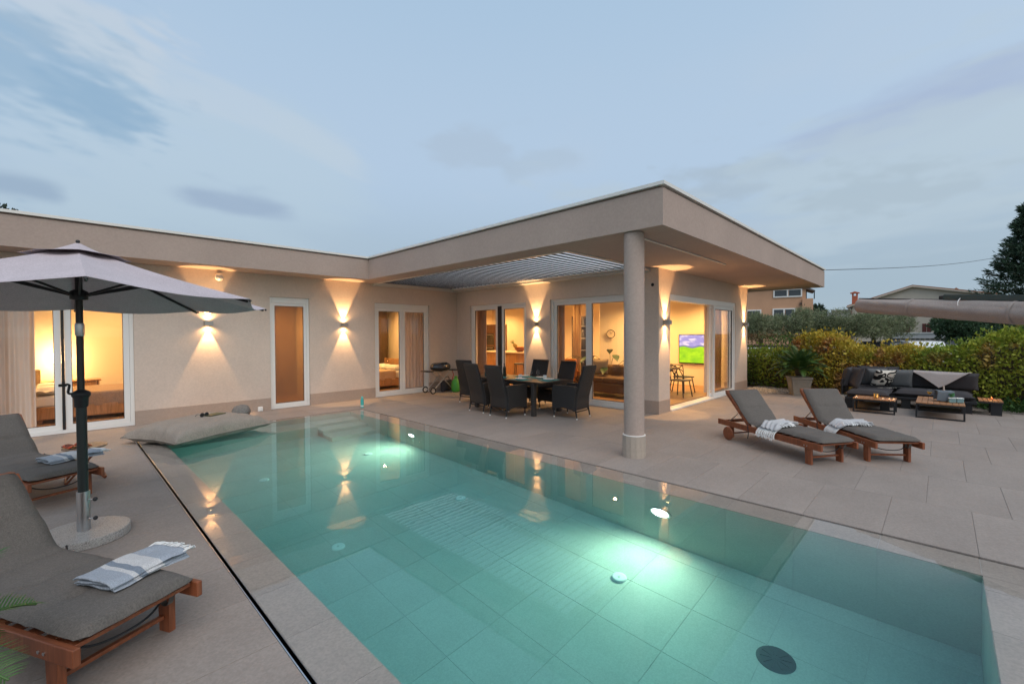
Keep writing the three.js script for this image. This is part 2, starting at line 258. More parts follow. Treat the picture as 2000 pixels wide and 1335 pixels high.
{ // the pool: shell, floor and wall slabs, coping slabs that lie just under the water
  const p = part('swimming_pool', scene); p.name = numbered('swimming_pool'); tag(p, 'overflowing swimming pool lined with pale square stone slabs', 'pool');
  const { x0, x1, z0, z1, ix0, ix1, iz0, iz1, depth: D } = POOL, W = 0.5706, J = 0.004, cy = -0.013;
  // shell behind the slabs
  mesh('shell', [box(x0 - 0.2, x1 + 0.2, -D - 0.25, -D - 0.004, z0 - 0.2, z1 + 0.2), box(x0, ix0 - 0.004, -D - 0.004, cy - 0.004, z0, z1), box(ix1 + 0.004, x1 - 0.012, -D - 0.004, cy - 0.004, z0, z1), box(ix0 - 0.004, ix1 + 0.004, -D - 0.004, cy - 0.004, iz1 + 0.004, z1), box(ix0 - 0.004, ix1 + 0.004, -D - 0.004, cy - 0.004, z0 + 0.012, iz0 - 0.004)], M.grout, p);
  // gutters: left wide and dark, others narrow
  mesh('gutter', [box(x0 - 0.2, x0 - 0.032, -0.4, -0.022, z0 - 0.2, z1 + 0.2), box(x0 - 0.032, x0, -0.4, -0.16, z0, z1), box(x1 + 0.014, x1 + 0.2, -0.4, -0.022, z0 - 0.2, z1 + 0.2), box(x1 - 0.012, x1 + 0.014, -0.4, -0.12, z0, z1), box(x0, x1, -0.4, -0.022, z0 - 0.2, z0 - 0.014), box(x0, x1, -0.4, -0.12, z0 - 0.014, z0 + 0.012), box(x0, x1, -0.4, -0.022, z1 + 0.05, z1 + 0.2)], M.gutter, p);
  mesh('gutter_trim', [box(x0 - 0.033, x0 - 0.026, -0.05, 0.001, z0, z1)], M.steel, p);
  mesh('gutter_trim', [box(x0, x0 + 0.004, -0.08, -0.0125, z0, z1)], M.steel, p);
  const sq = [0, 1, 2, 3].map((k) => muv(new THREE.BoxGeometry(W - J, 0.03, W - J), 1, k * 0.37, k * 0.59));
  const xs = [ix0]; for (let x = 1.414; x < ix1 - 0.02; x += W) xs.push(x); xs.push(ix1);
  const zs = [iz1]; for (let z = iz1 - W; z > iz0 + 0.02; z -= W) zs.push(z); zs.push(iz0);
  const pm = () => M.poolTile[Math.floor(rnd() * 3)];
  const geoCache = new Map(), bg = (w, h, d) => { const k = [w, h, d].map((v) => v.toFixed(3)).join(); if (!geoCache.has(k)) geoCache.set(k, muv(new THREE.BoxGeometry(w, h, d), 1, rnd(), rnd())); return geoCache.get(k); };
  for (let i = 0; i + 1 < xs.length; i++) for (let j = 0; j + 1 < zs.length; j++) { const m = mesh('floor_slab', bg(xs[i + 1] - xs[i] - J, 0.03, zs[j] - zs[j + 1] - J), pm(), p); m.position.set((xs[i] + xs[i + 1]) / 2, -D - 0.015, (zs[j] + zs[j + 1]) / 2); }
  for (let j = 0; j + 1 < zs.length; j++) {
    const zc = (zs[j] + zs[j + 1]) / 2, w = zs[j] - zs[j + 1] - J;
    for (const s of [0, 1]) {
      const m = mesh('wall_slab', bg(0.02, D + cy - 0.022, w), pm(), p); m.position.set(s ? ix1 + 0.01 : ix0 - 0.01, (-D + cy - 0.02) / 2, zc);
      const c = mesh('coping_slab', bg(s ? x1 - 0.012 - ix1 - J / 2 : ix0 - x0 - 0.004, 0.02, w), M.coping[Math.floor(rnd() * 3)], p); c.position.set(s ? (ix1 + x1 - 0.012) / 2 : (ix0 + x0 + 0.004) / 2, cy - 0.01, zc);
    }
  }
  for (let i = 0; i + 1 < xs.length; i++) {
    const xc = (xs[i] + xs[i + 1]) / 2, w = xs[i + 1] - xs[i] - J;
    for (const s of [0, 1]) { const m = mesh('wall_slab', bg(w, D + cy - 0.022, 0.02), pm(), p); m.position.set(xc, (-D + cy - 0.02) / 2, s ? iz1 + 0.01 : iz0 - 0.01); const c = mesh('coping_slab', bg(w, 0.02, s ? z1 - iz1 - 0.006 : iz0 - z0 - 0.018), M.coping[Math.floor(rnd() * 3)], p); c.position.set(xc, cy - 0.01, s ? (z1 + iz1) / 2 : (z0 + 0.012 + iz0) / 2); }
  }
  for (const [xa, xb] of [[x0 + 0.004, ix0], [ix1, x1 - 0.012]]) for (const [za, zb] of [[iz1 + 0.003, z1], [z0 + 0.012, iz0 - 0.003]]) { const c = mesh('coping_slab', bg(xb - xa - J / 2, 0.02, zb - za), M.coping[1], p); c.position.set((xa + xb) / 2, cy - 0.01, (za + zb) / 2); }
  // stair in the far corner and the bench beside it
  const sx = 3.56; [[-8.22, -1.0], [-8.62, -0.75], [-9.02, -0.5], [-9.42, -0.25]].forEach(([z, y], k) => { if (z - 0.001 > iz0) mesh('step', [box(sx, ix1 - 0.002, -D + 0.002, y, iz0 + 0.002, z)].map((g) => g), M.poolTile[k % 3], p); });
  mesh('bench', box(ix0 + 0.002, sx - 0.003, -D + 0.002, -0.52, iz0 + 0.002, -8.87), M.poolTile[1], p);
  // floor inlets and drain
  for (const [x, z] of [[2.02, -6.98], [3.68, -7.06], [2.02, -4.55], [3.68, -4.55], [3.66, -2.165]]) { const g = part('floor_inlet', p); g.position.set(x, -D, z); mesh('cap', lathe([[0.0001, 0.026], [0.05, 0.026], [0.068, 0.02], [0.072, 0.001]], 28), M.white, g); mesh('nozzle', cyl(0.012, 0.012, 0.006, 0, 0.028, 0, 12), M.alu, g); }
  const dr = part('floor_drain', p); dr.position.set(3.59, -D, -0.84); const ring = mat([0.06, 0.09, 0.10], 0.6); mesh('cover', lathe([[0.0001, 0.016], [0.10, 0.012], [0.125, 0.004], [0.127, 0.001]], 32), ring, dr); for (let k = 0; k < 10; k++) { const a = k / 10 * Math.PI * 2; const s = mesh('grille_bar', cbox(0.07, 0.005, 0.007, 0.065, 0.0165, 0), ring, dr); s.rotation.y = a; }
  const mk = (x, z, nx) => { // wall light: ring, lens and its light
    const g = thing('pool_light', nx < 0 ? (z > -4 ? 'bright round underwater lamp in the pool wall beside the round column' : 'bright round underwater lamp in the pool wall close to the pool steps') : 'round underwater lamp set in the pool wall on the umbrella side', 'pool light', [x, -0.6, z], 0, 'underwater pool lamps');
    const q = mesh('trim_ring', lathe([[0.10, 0.001], [0.125, 0.001], [0.125, 0.012], [0.10, 0.02], [0.10, 0.001]], 32), M.steel, g); q.rotation.z = nx < 0 ? Math.PI / 2 : -Math.PI / 2;
    const l = mesh('lamp_lens', lathe([[0.0001, 0.016], [0.07, 0.013], [0.098, 0.002]], 32), new THREE.MeshStandardMaterial({ color: 0xffffff, emissive: rgb(0.95, 1, 0.93), emissiveIntensity: 7 }), g); l.rotation.z = nx < 0 ? Math.PI / 2 : -Math.PI / 2;
    const s = new THREE.SpotLight(rgb(1, 0.92, 0.62), POOLP, 0, 1.2, 1); s.position.set(nx * 0.06, 0, 0); s.target.position.set(nx * 0.9, -0.55, 0); s.shadow.radius = 4; s.castShadow = true; g.add(s, s.target);
  };
  mk(ix1 - 0.001, -2.156, -1); mk(ix1 - 0.001, -6.97, -1);
  const w = struct('water', muv(new THREE.BoxGeometry(x1 - 0.012 - x0 - 0.004, D + 0.1, z1 - z0 - 0.012).translate((x0 + x1 - 0.008) / 2, -0.004 - (D + 0.1) / 2, (z0 + z1 + 0.012) / 2)), M.water);
}
// ---------------------------------------------------------------- the villa
const villa = thing('villa', 'flat roofed beige single storey villa with covered corner terrace', 'house');
const ROOF = { b: 3.09, t: 3.60 };
{
  const wallT = 0.3, H = ROOF.b - 0.002;
  const part1 = (name, g, m) => mesh(name, g, m, villa);
  // walls on plane z=-11 (face towards +z) with openings [x0,x1,top]
  const PL = 0.275;
  const wallX = (zf, zb, xa, xb, ops) => { const gs = [], ps = []; let x = xa; for (const [o0, o1, top] of [...ops, [xb, xb, 0]]) { if (o0 > x + 1e-3) { gs.push(box(x, o0, PL, H, zb, zf)); ps.push(box(x, o0, 0, PL, zb, zf + 0.006)); } if (o1 > o0) gs.push(box(o0, o1, top, H, zb, zf)); x = o1; } for (const q of gs) part1('wall', q, M.wall); for (const q of ps) part1('plinth', q, M.plinth); };
  const wallZ = (xf, xb, za, zb, ops) => { const gs = [], ps = []; let z = za; for (const [o0, o1, top] of [...ops, [zb, zb, 0]]) { if (o0 > z + 1e-3) { gs.push(box(xf, xb, PL, H, z, o0)); ps.push(box(xf - 0.006, xb, 0, PL, z, o0)); } if (o1 > o0) gs.push(box(xf, xb, top, H, o0, o1)); z = o1; } for (const q of gs) part1('wall', q, M.wall); for (const q of ps) part1('plinth', q, M.plinth); };
  wallX(-11, -11.3, -6, 8.795, [[-0.95, 0.985, 2.59], [3.36, 4.245, 2.595], [5.965, 7.74, 2.58]]);
  wallZ(8.795, 9.095, -11.3, -4.553, [[-10.35, -8.04, 2.58], [-7.2, -4.9, 2.585]]);
  wallX(-4.253, -4.553, 8.795, 14.7, [[9.33, 13.62, 2.57]]);
  // the other outer walls and the inner partitions
  part1('outer_wall', [box(14.4, 14.7, 0, H, -15.6, -4.553), box(-6, 14.4, 0, H, -15.6, -15.3), box(-6, -5.7, 0, H, -15.3, -11.3)], M.inWall);
  part1('partition', [box(2.5, 2.7, 0, H, -15.3, -11.3), box(4.8, 5.0, 0, H, -15.3, -11.3), box(8.795, 9.095, 0, H, -15.3, -11.3)], M.inWall);
  part1('ceiling', [box(-5.7, 8.795, 2.86, 3.0, -15.3, -11.3), box(9.095, 14.4, 2.86, 3.0, -15.3, -4.553)], M.white);
  part1('inner_wall', [box(2.7, 4.8, 0, 2.86, -13.6, -13.5)], M.inWall);
  part1('floor', [box(-5.7, 8.795, -0.05, 0.015, -15.3, -11.3), box(9.095, 14.4, -0.05, 0.015, -15.3, -4.553)], M.inFloor);
  // roof slab with the opening for the louvres; fascia and soffit
  const fx = 5.394, fz = -10.235, ez = -2.554, ex = 16.27;
  const outline = [[-8, fz], [fx, fz], [fx, ez], [ex, ez], [ex, -17], [-8, -17]], hole = [[5.88, -10.9], [8.55, -10.9], [8.55, -4.44], [5.88, -4.44]];
  const ext = (pts, holes, y0, y1) => { const s = new THREE.Shape(pts.map(([x, z]) => new THREE.Vector2(x, -z))); for (const h of holes) s.holes.push(new THREE.Path(h.map(([x, z]) => new THREE.Vector2(x, -z)))); const g = new THREE.ExtrudeGeometry(s, { depth: y1 - y0, bevelEnabled: false }); g.rotateX(-Math.PI / 2); g.translate(0, y0, 0); return muv(g); };
  const grow = (d) => [[-8 - d, fz + d], [fx - d, fz + d], [fx - d, ez + d], [ex + d, ez + d], [ex + d, -17 - d], [-8 - d, -17 - d]];
  const roof = part1('roof', ext(outline, [hole], ROOF.b + 0.0, ROOF.t - 0.03), M.taupe);
  mesh('flashing_base', ext(grow(-0.05), [hole], ROOF.t - 0.03, ROOF.t + 0.0), M.taupe, roof);
  mesh('flashing', ext(grow(0.03), [hole], ROOF.t, ROOF.t + 0.045), M.flash, roof);
  // louvred pergola in the opening
  const pg = part('pergola', villa); const [hx0, hx1, hz0, hz1] = [5.88, 8.55, -10.9, -4.44];
  for (const g of [box(hx0 + 0.003, hx1 - 0.003, 3.076, 3.3, hz1 - 0.09, hz1 - 0.003), box(hx0 + 0.003, hx1 - 0.003, 3.076, 3.3, hz0 + 0.003, hz0 + 0.09), box(hx0 + 0.003, hx0 + 0.09, 3.078, 3.3, hz0 + 0.09, hz1 - 0.09), box(hx1 - 0.17, hx1 - 0.003, 3.074, 3.3, hz0 + 0.09, hz1 - 0.09)]) mesh('frame_beam', g, M.alu, pg);
  mesh('wall_channel', box(8.56, 8.79, 3.03, 3.086, hz0, hz1), M.alu, pg);
  mesh('wall_channel', box(hx0, 8.79, 3.03, 3.086, -10.995, hz0 - 0.004), M.alu, pg);
  const sl = prism([[-0.08, -0.009], [-0.05, -0.011], [0.05, -0.011], [0.08, -0.004], [0.08, 0.004], [0.04, 0.010], [-0.05, 0.011], [-0.08, 0.009]], hx1 - 0.175 - hx0 - 0.095).rotateY(Math.PI / 2); sl.translate(hx0 + 0.093, 0, 0);
  const shadeStripG = box(hx0 + 0.1, hx1 - 0.19, -0.011, 0.011, 0.0805, 0.0855); const nS = 37; for (let k = 0; k < nS; k++) { const m = mesh('louvre_slat', sl, M.blade, pg); m.position.set(0, 3.15, hz0 + 0.17 + k * (hz1 - hz0 - 0.34) / (nS - 1)); mesh('shade_strip', shadeStripG, M.rubber, m); m.rotation.x = 0.7; }  // black strip added along each slat stands in for the shaded gap between louvres
  // column
  const col = part('column', villa); col.position.set(5.56, 0, -3.05);
  mesh('shaft', muv(cyl(0.138, 0.138, ROOF.b - 0.32, 0, 0.31 + (ROOF.b - 0.32) / 2, 0, 40)), M.taupe, col);
  const facets = []; const pedMat = mat([0.47, 0.40, 0.345], 0.8, { map: stuccoCol });
  for (let k = 0; k < 14; k++) { const a = (k + 0.5) / 14 * Math.PI * 2, g = cbox(0.0675, 0.298, 0.02, 0, 0.149, 0.144); const m = mesh('pedestal_strip', g, pedMat, col); m.rotation.y = a; }
  mesh('pedestal_core', cyl(0.136, 0.136, 0.296, 0, 0.148, 0, 24), M.mortar, col); mesh('pedestal_trim', lathe([[0.138, 0.298], [0.156, 0.298], [0.156, 0.306], [0.138, 0.310]], 28), M.flash, col);
  // ceiling curtain rail near the column
  mesh('ceiling_rail', box(5.75, 9.3, 3.068, 3.0835, -3.11, -3.085), M.flash, villa);
  mesh('lens_plate', lathe([[0.0001, 0], [0.03, 0.0], [0.036, 0.012], [0.03, 0.02], [0.0001, 0.02]], 16).rotateZ(Math.PI / 2).translate(8.80, 2.74, -4.39), M.black, villa).name = 'motion_sensor';
  // windows and doors
  const frameX = (z, x0, x1, y0, y1, w, d, m, par, name = 'frame') => mesh(name, [box(x0, x1, y0, y0 + w, z - d, z), box(x0, x1, y1 - w, y1, z - d, z), box(x0, x0 + w, y0 + w, y1 - w, z - d, z), box(x1 - w, x1, y0 + w, y1 - w, z - d, z)], m, par);
  const frameZ = (x, z0, z1, y0, y1, w, d, m, par, name = 'frame') => mesh(name, [box(x, x + d, y0, y0 + w, z0, z1), box(x, x + d, y1 - w, y1, z0, z1), box(x, x + d, y0 + w, y1 - w, z0, z0 + w), box(x, x + d, y0 + w, y1 - w, z1 - w, z1)], m, par);
  const sashX = (win, z, x0, x1, y0, y1, glass = M.pane, w = 0.085) => { const s = part('sash', win); frameX(z, x0, x1, y0, y1, w, 0.06, M.upvc, win, 'sash'); win.remove(s); const d = 0.02; mesh('gasket', [box(x0 + w, x0 + w + 0.008, y0 + w, y1 - w, z - 0.035, z - 0.012), box(x1 - w - 0.008, x1 - w, y0 + w, y1 - w, z - 0.035, z - 0.012), box(x0 + w + 0.008, x1 - w - 0.008, y0 + w, y0 + w + 0.008, z - 0.035, z - 0.012), box(x0 + w + 0.008, x1 - w - 0.008, y1 - w - 0.008, y1 - w, z - 0.035, z - 0.012)], M.rubber, win); const p = new THREE.PlaneGeometry(x1 - x0 - 2 * w - 0.016, y1 - y0 - 2 * w - 0.016); mesh('pane', p.translate((x0 + x1) / 2, (y0 + y1) / 2, z - d), glass, win); };
  const sashZ = (win, x, z0, z1, y0, y1, glass = M.pane, w = 0.085) => { frameZ(x, z0, z1, y0, y1, w, 0.06, M.upvc, win, 'sash'); mesh('gasket', [box(x + 0.012, x + 0.035, y0 + w, y1 - w, z0 + w, z0 + w + 0.008), box(x + 0.012, x + 0.035, y0 + w, y1 - w, z1 - w - 0.008, z1 - w), box(x + 0.012, x + 0.035, y0 + w, y0 + w + 0.008, z0 + w + 0.008, z1 - w - 0.008), box(x + 0.012, x + 0.035, y1 - w - 0.008, y1 - w, z0 + w + 0.008, z1 - w - 0.008)], M.rubber, win); const p = new THREE.PlaneGeometry(z1 - z0 - 2 * w - 0.016, y1 - y0 - 2 * w - 0.016).rotateY(-Math.PI / 2); mesh('pane', p.translate(x + 0.02, (y0 + y1) / 2, (z0 + z1) / 2), glass, win); };
  const win = (n = 'window') => part(n, villa);
  let w1 = win(); frameX(-11.05, -0.948, 0.983, 0.002, 2.588, 0.06, 0.12, M.upvc, w1); sashX(w1, -11.06, 0.055, 0.92, 0.064, 2.526); sashX(w1, -11.075, -0.885, 0.012, 0.064, 2.526); mesh('shutter_rail', box(0.014, 0.053, 0.064, 2.526, -11.12, -11.045), M.blackMetal, w1);
  let w2 = win('door'); frameX(-11.05, 3.362, 4.243, 0.002, 2.593, 0.055, 0.12, M.upvc, w2); mesh('shutter_box', box(3.42, 4.185, 2.46, 2.536, -11.16, -11.052), M.upvc, w2); sashX(w2, -11.06, 3.42, 4.185, 0.06, 2.455, M.frost, 0.06);
  let w3 = win(); frameX(-11.05, 5.967, 7.738, 0.002, 2.578, 0.06, 0.12, M.upvc, w3); mesh('shutter_box', box(6.03, 7.675, 2.45, 2.516, -11.16, -11.052), M.upvc, w3); sashX(w3, -11.06, 6.03, 6.848, 0.064, 2.446); sashX(w3, -11.062, 6.856, 7.675, 0.064, 2.446);
  let w4 = win(); frameZ(8.845, -10.348, -8.042, 0.002, 2.578, 0.06, 0.12, M.upvc, w4); sashZ(w4, 8.86, -10.285, -9.2, 0.064, 2.516); sashZ(w4, 8.885, -9.06, -8.105, 0.064, 2.516); mesh('shutter_rail', box(8.85, 8.93, 0.064, 2.516, -9.195, -9.065), M.blackMetal, w4);
  let w5 = win(); frameZ(8.845, -7.198, -4.902, 0.002, 2.583, 0.06, 0.12, M.upvc, w5); sashZ(w5, 8.885, -7.135, -6.07, 0.064, 2.52); sashZ(w5, 8.86, -6.06, -4.965, 0.064, 2.52);
  let w6 = win('sliding_door'); mesh('frame', [box(9.332, 13.618, 2.44, 2.568, -4.43, -4.27), box(13.555, 13.618, 0.002, 2.44, -4.43, -4.27), box(9.332, 9.35, 0.002, 2.44, -4.43, -4.27)], M.upvc, w6); mesh('sill', box(9.352, 13.553, 0.001, 0.035, -4.45, -4.22), M.upvc, w6); sashX(w6, -4.29, 12.02, 13.55, 0.04, 2.435); sashX(w6, -4.355, 11.9, 13.50, 0.04, 2.435);
}
// wall lamps: up and down
function wallLamp(p, n, label) {
  const g = thing('wall_lamp', label, 'wall lamp', p, n[0] ? -Math.PI / 2 : 0, 'up and down wall lamps on the villa'); // faces local +z
  const body = mat([0.42, 0.40, 0.38], 0.4, { metalness: 0.6 });
  mesh('housing', [box(-0.075, -0.07, -0.045, 0.045, 0.02, 0.12), box(0.07, 0.075, -0.045, 0.045, 0.02, 0.12), box(-0.075, 0.075, -0.045, 0.045, 0.12, 0.126), box(-0.075, 0.075, -0.045, 0.045, 0.012, 0.02), box(-0.07, 0.07, -0.006, 0.006, 0.02, 0.12)], body, g);
  mesh('back_plate', rbox(0.11, 0.07, 0.012, 0, 0, 0.006, 0.003), body, g);
  const em = new THREE.MeshStandardMaterial({ color: 0xffffff, emissive: rgb(1, 0.66, 0.30), emissiveIntensity: 14 });
  for (const s of [1, -1]) {
    mesh('lamp_lens', cyl(0.028, 0.028, 0.008, 0, s * 0.02, 0.07, 18), em, g);
    const l = new THREE.SpotLight(rgb(1, 0.57, 0.235), LAMPP * (s > 0 ? 1 : 0.8), 0, 0.46, 0.16); l.position.set(0, s * 0.046, 0.07); l.target.position.set(0, s * 2, 0.045); l.shadow.radius = 0.9; l.castShadow = true; g.add(l, l.target);
    const l2 = new THREE.SpotLight(rgb(1, 0.58, 0.25), LAMPP * 0.07, 0, 1.30, 0.45); l2.position.set(0, s * 0.046, 0.07); l2.target.position.set(0, s * 2, 0.07); l2.shadow.radius = 0.9; l2.castShadow = true; g.add(l2, l2.target);
  }
}
wallLamp([2.167, 1.965, -11], [0, 1], 'glowing wall lamp between the umbrella and the frosted glass door');
wallLamp([5.086, 1.965, -11], [0, 1], 'glowing wall lamp between frosted door and bedroom window');
wallLamp([8.795, 1.97, -7.66], [-1, 0], 'glowing wall lamp above the dining table between two glass doors');
wallLamp([9.07, 1.94, -4.253], [0, 1], 'glowing wall lamp on the corner pier beside the television opening');
wallLamp([14.36, 1.965, -4.253], [0, 1], 'glowing wall lamp on the end pier beside the hedge');
{ const g = thing('wall_speaker', 'small white round fitting high on the wall above the umbrella', 'speaker', [2.37, 2.97, -11]); mesh('bracket', rbox(0.06, 0.05, 0.05, 0, 0.03, 0.025), M.white, g); mesh('body', muv(lathe([[0.0001, 0], [0.06, 0], [0.075, 0.02], [0.075, 0.075], [0.06, 0.09], [0.0001, 0.09]], 24).rotateX(Math.PI / 2).translate(0, -0.03, 0.03)), M.white, g); mesh('grille', lathe([[0.035, 0], [0.05, 0.004], [0.035, 0.008]], 20).rotateX(Math.PI / 2).translate(0, -0.03, 0.122), M.alu, g); }
{ const g = thing('outlet_box', 'small white socket box on the plinth left of frosted door', 'socket', [3.13, 0.05, -10.994]); mesh('cover', rbox(0.1, 0.098, 0.04, 0, 0, 0.02, 0.008), M.white, g); mesh('flap', rbox(0.07, 0.07, 0.008, 0, 0, 0.043, 0.003), M.upvc, g); }
// ---------------------------------------------------------------- sun loungers
const yaw = (ax, az) => Math.atan2(-ax, -az); // turns local -z onto (ax, az)
const ribbon = (pts, w, th) => { const c = new THREE.CatmullRomCurve3(pts.map((p) => V(...p))); return slab((u, v) => { const p = c.getPoint(v); return V(p.x + (u - 0.5) * w, p.y, p.z); }, 1, 20, () => th); };
function cushionAlong(path, w, th, tufts, ph) { // a quilted pad that follows a side profile [z,y]; w across x
  const c = new THREE.CatmullRomCurve3(path.map(([z, y]) => V(0, y, z)), false, 'catmullrom', 0.25), L = c.getLength();
  const f = (u, v) => {
    const p = c.getPointAt(clamp(v, 0, 1)), t = c.getTangentAt(clamp(v, 0, 1)), n = V(0, -t.z, t.y); if (n.y < 0) n.negate();
    const eu = Math.pow(Math.max(0, 1 - Math.pow(Math.abs(2 * u - 1), 8)), 0.5), ev = Math.pow(Math.max(0, 1 - Math.pow(Math.abs(2 * v - 1), 40)), 0.5);
    let h = th * (0.28 + 0.72 * eu * ev); for (const [tv, k] of tufts) { const d = (v - tv) * L; h -= k * th * 0.42 * Math.exp(-d * d / 0.0006); for (const tu of [0.35, 0.65]) { const e2 = d * d + (u - tu) * (u - tu) * w * w; h -= 0.25 * th * Math.exp(-e2 / 0.001); } }
    h += (fbm(u * 3 + ph, v * 9, 3, 0, 7) - 0.5) * th * 0.22 * eu;
    const wob = 1 + 0.012 * Math.sin(v * 37 + ph); p.addScaledVector(n, h); p.x += (u - 0.5) * w * wob; return p;
  };
  const g = slab(f, 16, 90, () => th * 0.25); const uv = g.attributes.uv; for (let i = 0; i < uv.count; i++) uv.setXY(i, uv.getX(i) * w, uv.getY(i) * L); return g;
}
function makeLounger(label, backLen = 0.66, backAng = 0.80) {
  const g = thing('sun_lounger', label, 'sun lounger', [0, 0, 0], 0, 'wooden sun loungers with grey cushions');
  const w = 0.60, L = 1.86, hz = -1.22, top = 0.30;
  for (const s of [-1, 1]) mesh('side_rail', rbox(0.032, 0.085, L, s * (w / 2 - 0.016), top - 0.045, -L / 2, 0.006), M.teak, g);
  mesh('foot_rail', rbox(w - 0.066, 0.022, 0.05, 0, top - 0.018, -0.07, 0.005), M.teak, g);
  mesh('end_rail', rbox(w - 0.068, 0.05, 0.03, 0, top - 0.045, -L + 0.05, 0.005), M.teak, g);
  for (const s of [-1, 1]) { mesh('leg', prism([[-0.045, 0], [0.03, 0], [0.045, 0.27], [-0.045, 0.27]], 0.03, 0.003).rotateY(Math.PI / 2).translate(s * (w / 2 - 0.05) - 0.015, 0, -0.22), M.teak, g); mesh('leg', rbox(0.03, 0.17, 0.075, s * (w / 2 - 0.05), 0.13, -1.60, 0.004), M.teak, g); }
  mesh('stretcher', rbox(w - 0.14, 0.022, 0.03, 0, 0.085, -0.22, 0.004), M.teak, g);
  mesh('axle', rod([-w / 2 - 0.01, 0.105, -1.60], [w / 2 + 0.01, 0.105, -1.60], 0.012), M.teak, g);
  for (const s of [-1, 1]) { const k = mesh('wheel', lathe([[0.0001, -0.017], [0.06, -0.017], [0.098, -0.015], [0.105, -0.008], [0.105, 0.008], [0.098, 0.015], [0.06, 0.017], [0.0001, 0.017]], 32).rotateZ(Math.PI / 2), M.teak, g); k.position.set(s * (w / 2 + 0.018), 0.105, -1.60); }
  for (let k = 0; k < 9; k++) mesh('slat', rbox(w - 0.07, 0.016, 0.07, 0, top - 0.02, -0.11 - k * 0.128, 0.003, 1), M.teak, g);
  const ca = Math.cos(backAng), sa = Math.sin(backAng), bk = part('backrest', g); bk.position.set(0, top - 0.02, hz); bk.rotation.x = -0; // backrest frame leans from the hinge to the head end
  const at = (d, o = 0) => [d * ca, d * sa + o]; // distance along the back -> (−z, y)
  for (const s of [-1, 1]) mesh('side_rail', bar([s * (w / 2 - 0.052), 0, 0], [s * (w / 2 - 0.022), backLen * sa, -backLen * ca], 0.034, 0.055), M.teak, bk);
  mesh('top_rail', bar([-w / 2 + 0.02, backLen * sa + 0.01, -backLen * ca - 0.01], [w / 2 - 0.02, backLen * sa + 0.01, -backLen * ca - 0.01], 0.055, 0.032), M.teak, bk);
  for (let k = 0; k < 5; k++) { const d = 0.08 + k * 0.125; mesh('slat', bar([-w / 2 + 0.066, d * sa, -d * ca], [w / 2 - 0.066, d * sa, -d * ca], 0.06, 0.016), M.teak, bk); }
  for (const s of [-1, 1]) { mesh('support_arm', rod([s * (w / 2 - 0.085), top - 0.02 + 0.30 * sa, hz - 0.30 * ca], [s * (w / 2 - 0.085), top - 0.045, hz - 0.50], 0.008), M.steel, g); }
  const cu = cushionAlong([[-0.03, top - 0.002], [-0.08, top + 0.004], [-0.16, top + 0.006], [-0.5, top + 0.012], [-0.9, top + 0.010], [hz + 0.05, top + 0.012], [hz - 0.03, top + 0.045], [hz - 0.30 * ca, top + 0.30 * sa + 0.02], [hz - (backLen - 0.10) * ca, top + (backLen - 0.10) * sa + 0.02], [hz - (backLen - 0.035) * ca, top + (backLen - 0.035) * sa + 0.018]], w - 0.075, 0.046, [[0.2, 0.5], [0.38, 0.5], [0.575, 1.0], [0.80, 0.35]], rnd() * 50);
  mesh('cushion', cu, M.loungeFabric, g);
  mesh('strap', ribbon([[0.19, top + 0.0, -0.10], [0.19, top - 0.05, -0.085], [0.19, top - 0.10, -0.11], [0.19, top - 0.10, -0.15], [0.19, top - 0.03, -0.16]], 0.03, 0.003), M.loungeFabric, g);
  mesh('strap', tube([[-w / 2 + 0.05, top - 0.06, -0.20], [-0.12, 0.175, -0.16], [0.12, 0.17, -0.16], [w / 2 - 0.05, top - 0.06, -0.20]], 0.006, 24, 5), M.charcoal, g);
  for (const s of [-1, 1]) mesh('strap', tube([[s * (w / 2 + 0.004), top + 0.03, hz + 0.02], [s * (w / 2 + 0.008), top - 0.03, hz + 0.02], [s * (w / 2 + 0.004), top - 0.12, hz + 0.03], [s * (w / 2 + 0.012), top - 0.19, hz + 0.02]], 0.006, 16, 5), M.charcoal, g);
  for (const s of [-1, 1]) for (const k of [0, 1]) mesh('bolt', cyl(0.008, 0.008, 0.006, 0, 0, 0, 10).rotateZ(Math.PI / 2).translate(s * (w / 2 + 0.001), top - 0.055, -0.20 - k * 0.04), M.steel, g);
  return g;
}
const placeL = (o, x, z, ax, az) => { const n = Math.hypot(ax, az); o.position.set(x, 0, z); o.rotation.y = yaw(ax / n, az / n); return o; };
const lgA = makeLounger('wooden sun lounger with striped folded blanket beside the umbrella base and palm fronds'); placeL(lgA, 0.285, -2.90, -0.455, -0.89);
const lgB = makeLounger('wooden sun lounger with striped blanket in front of the bedroom glass doors'); placeL(lgB, 0.04, -6.32, -0.39, -0.92);
const lg1 = makeLounger('wooden sun lounger with white fringed towel beside the round column'); placeL(lg1, 6.86, -0.90, 0.53, -0.848);
const lg2 = makeLounger('wooden sun lounger with white fringed towel in front of the garden sofa'); placeL(lg2, 7.46, -0.36, 0.765, -0.644);
// blankets
const stripe = (bands) => { const n = 512, t = tex(n, (u, v) => { let c = bands[0][1]; for (const [p, col] of bands) if (v >= p) c = col; const k = 0.9 + 0.2 * (vnoise(u * 200, v * 400, 0, 301) - 0.5) + 0.14 * (vnoise(u * 60, v * 300, 0, 305) - 0.5); return c.map((q) => q * k); }, true, 1); t.wrapS = t.wrapT = THREE.ClampToEdgeWrapping; return t; };
const BL = [0.80, 0.84, 0.89], GR = [0.64, 0.69, 0.75], WH = [1, 1, 1];
const stripeTex = stripe([[0, BL], [0.26, WH], [0.33, GR], [0.42, WH], [0.66, BL], [0.82, BL]]);
const towelMat = mat([0.72, 0.72, 0.73], 0.95, { map: stripeTex, bumpMap: weaveBump, bumpScale: 0.001 });
const whiteTowel = mat([0.66, 0.69, 0.74], 0.95, { map: fabricCol, bumpMap: weaveBump, bumpScale: 0.002 });
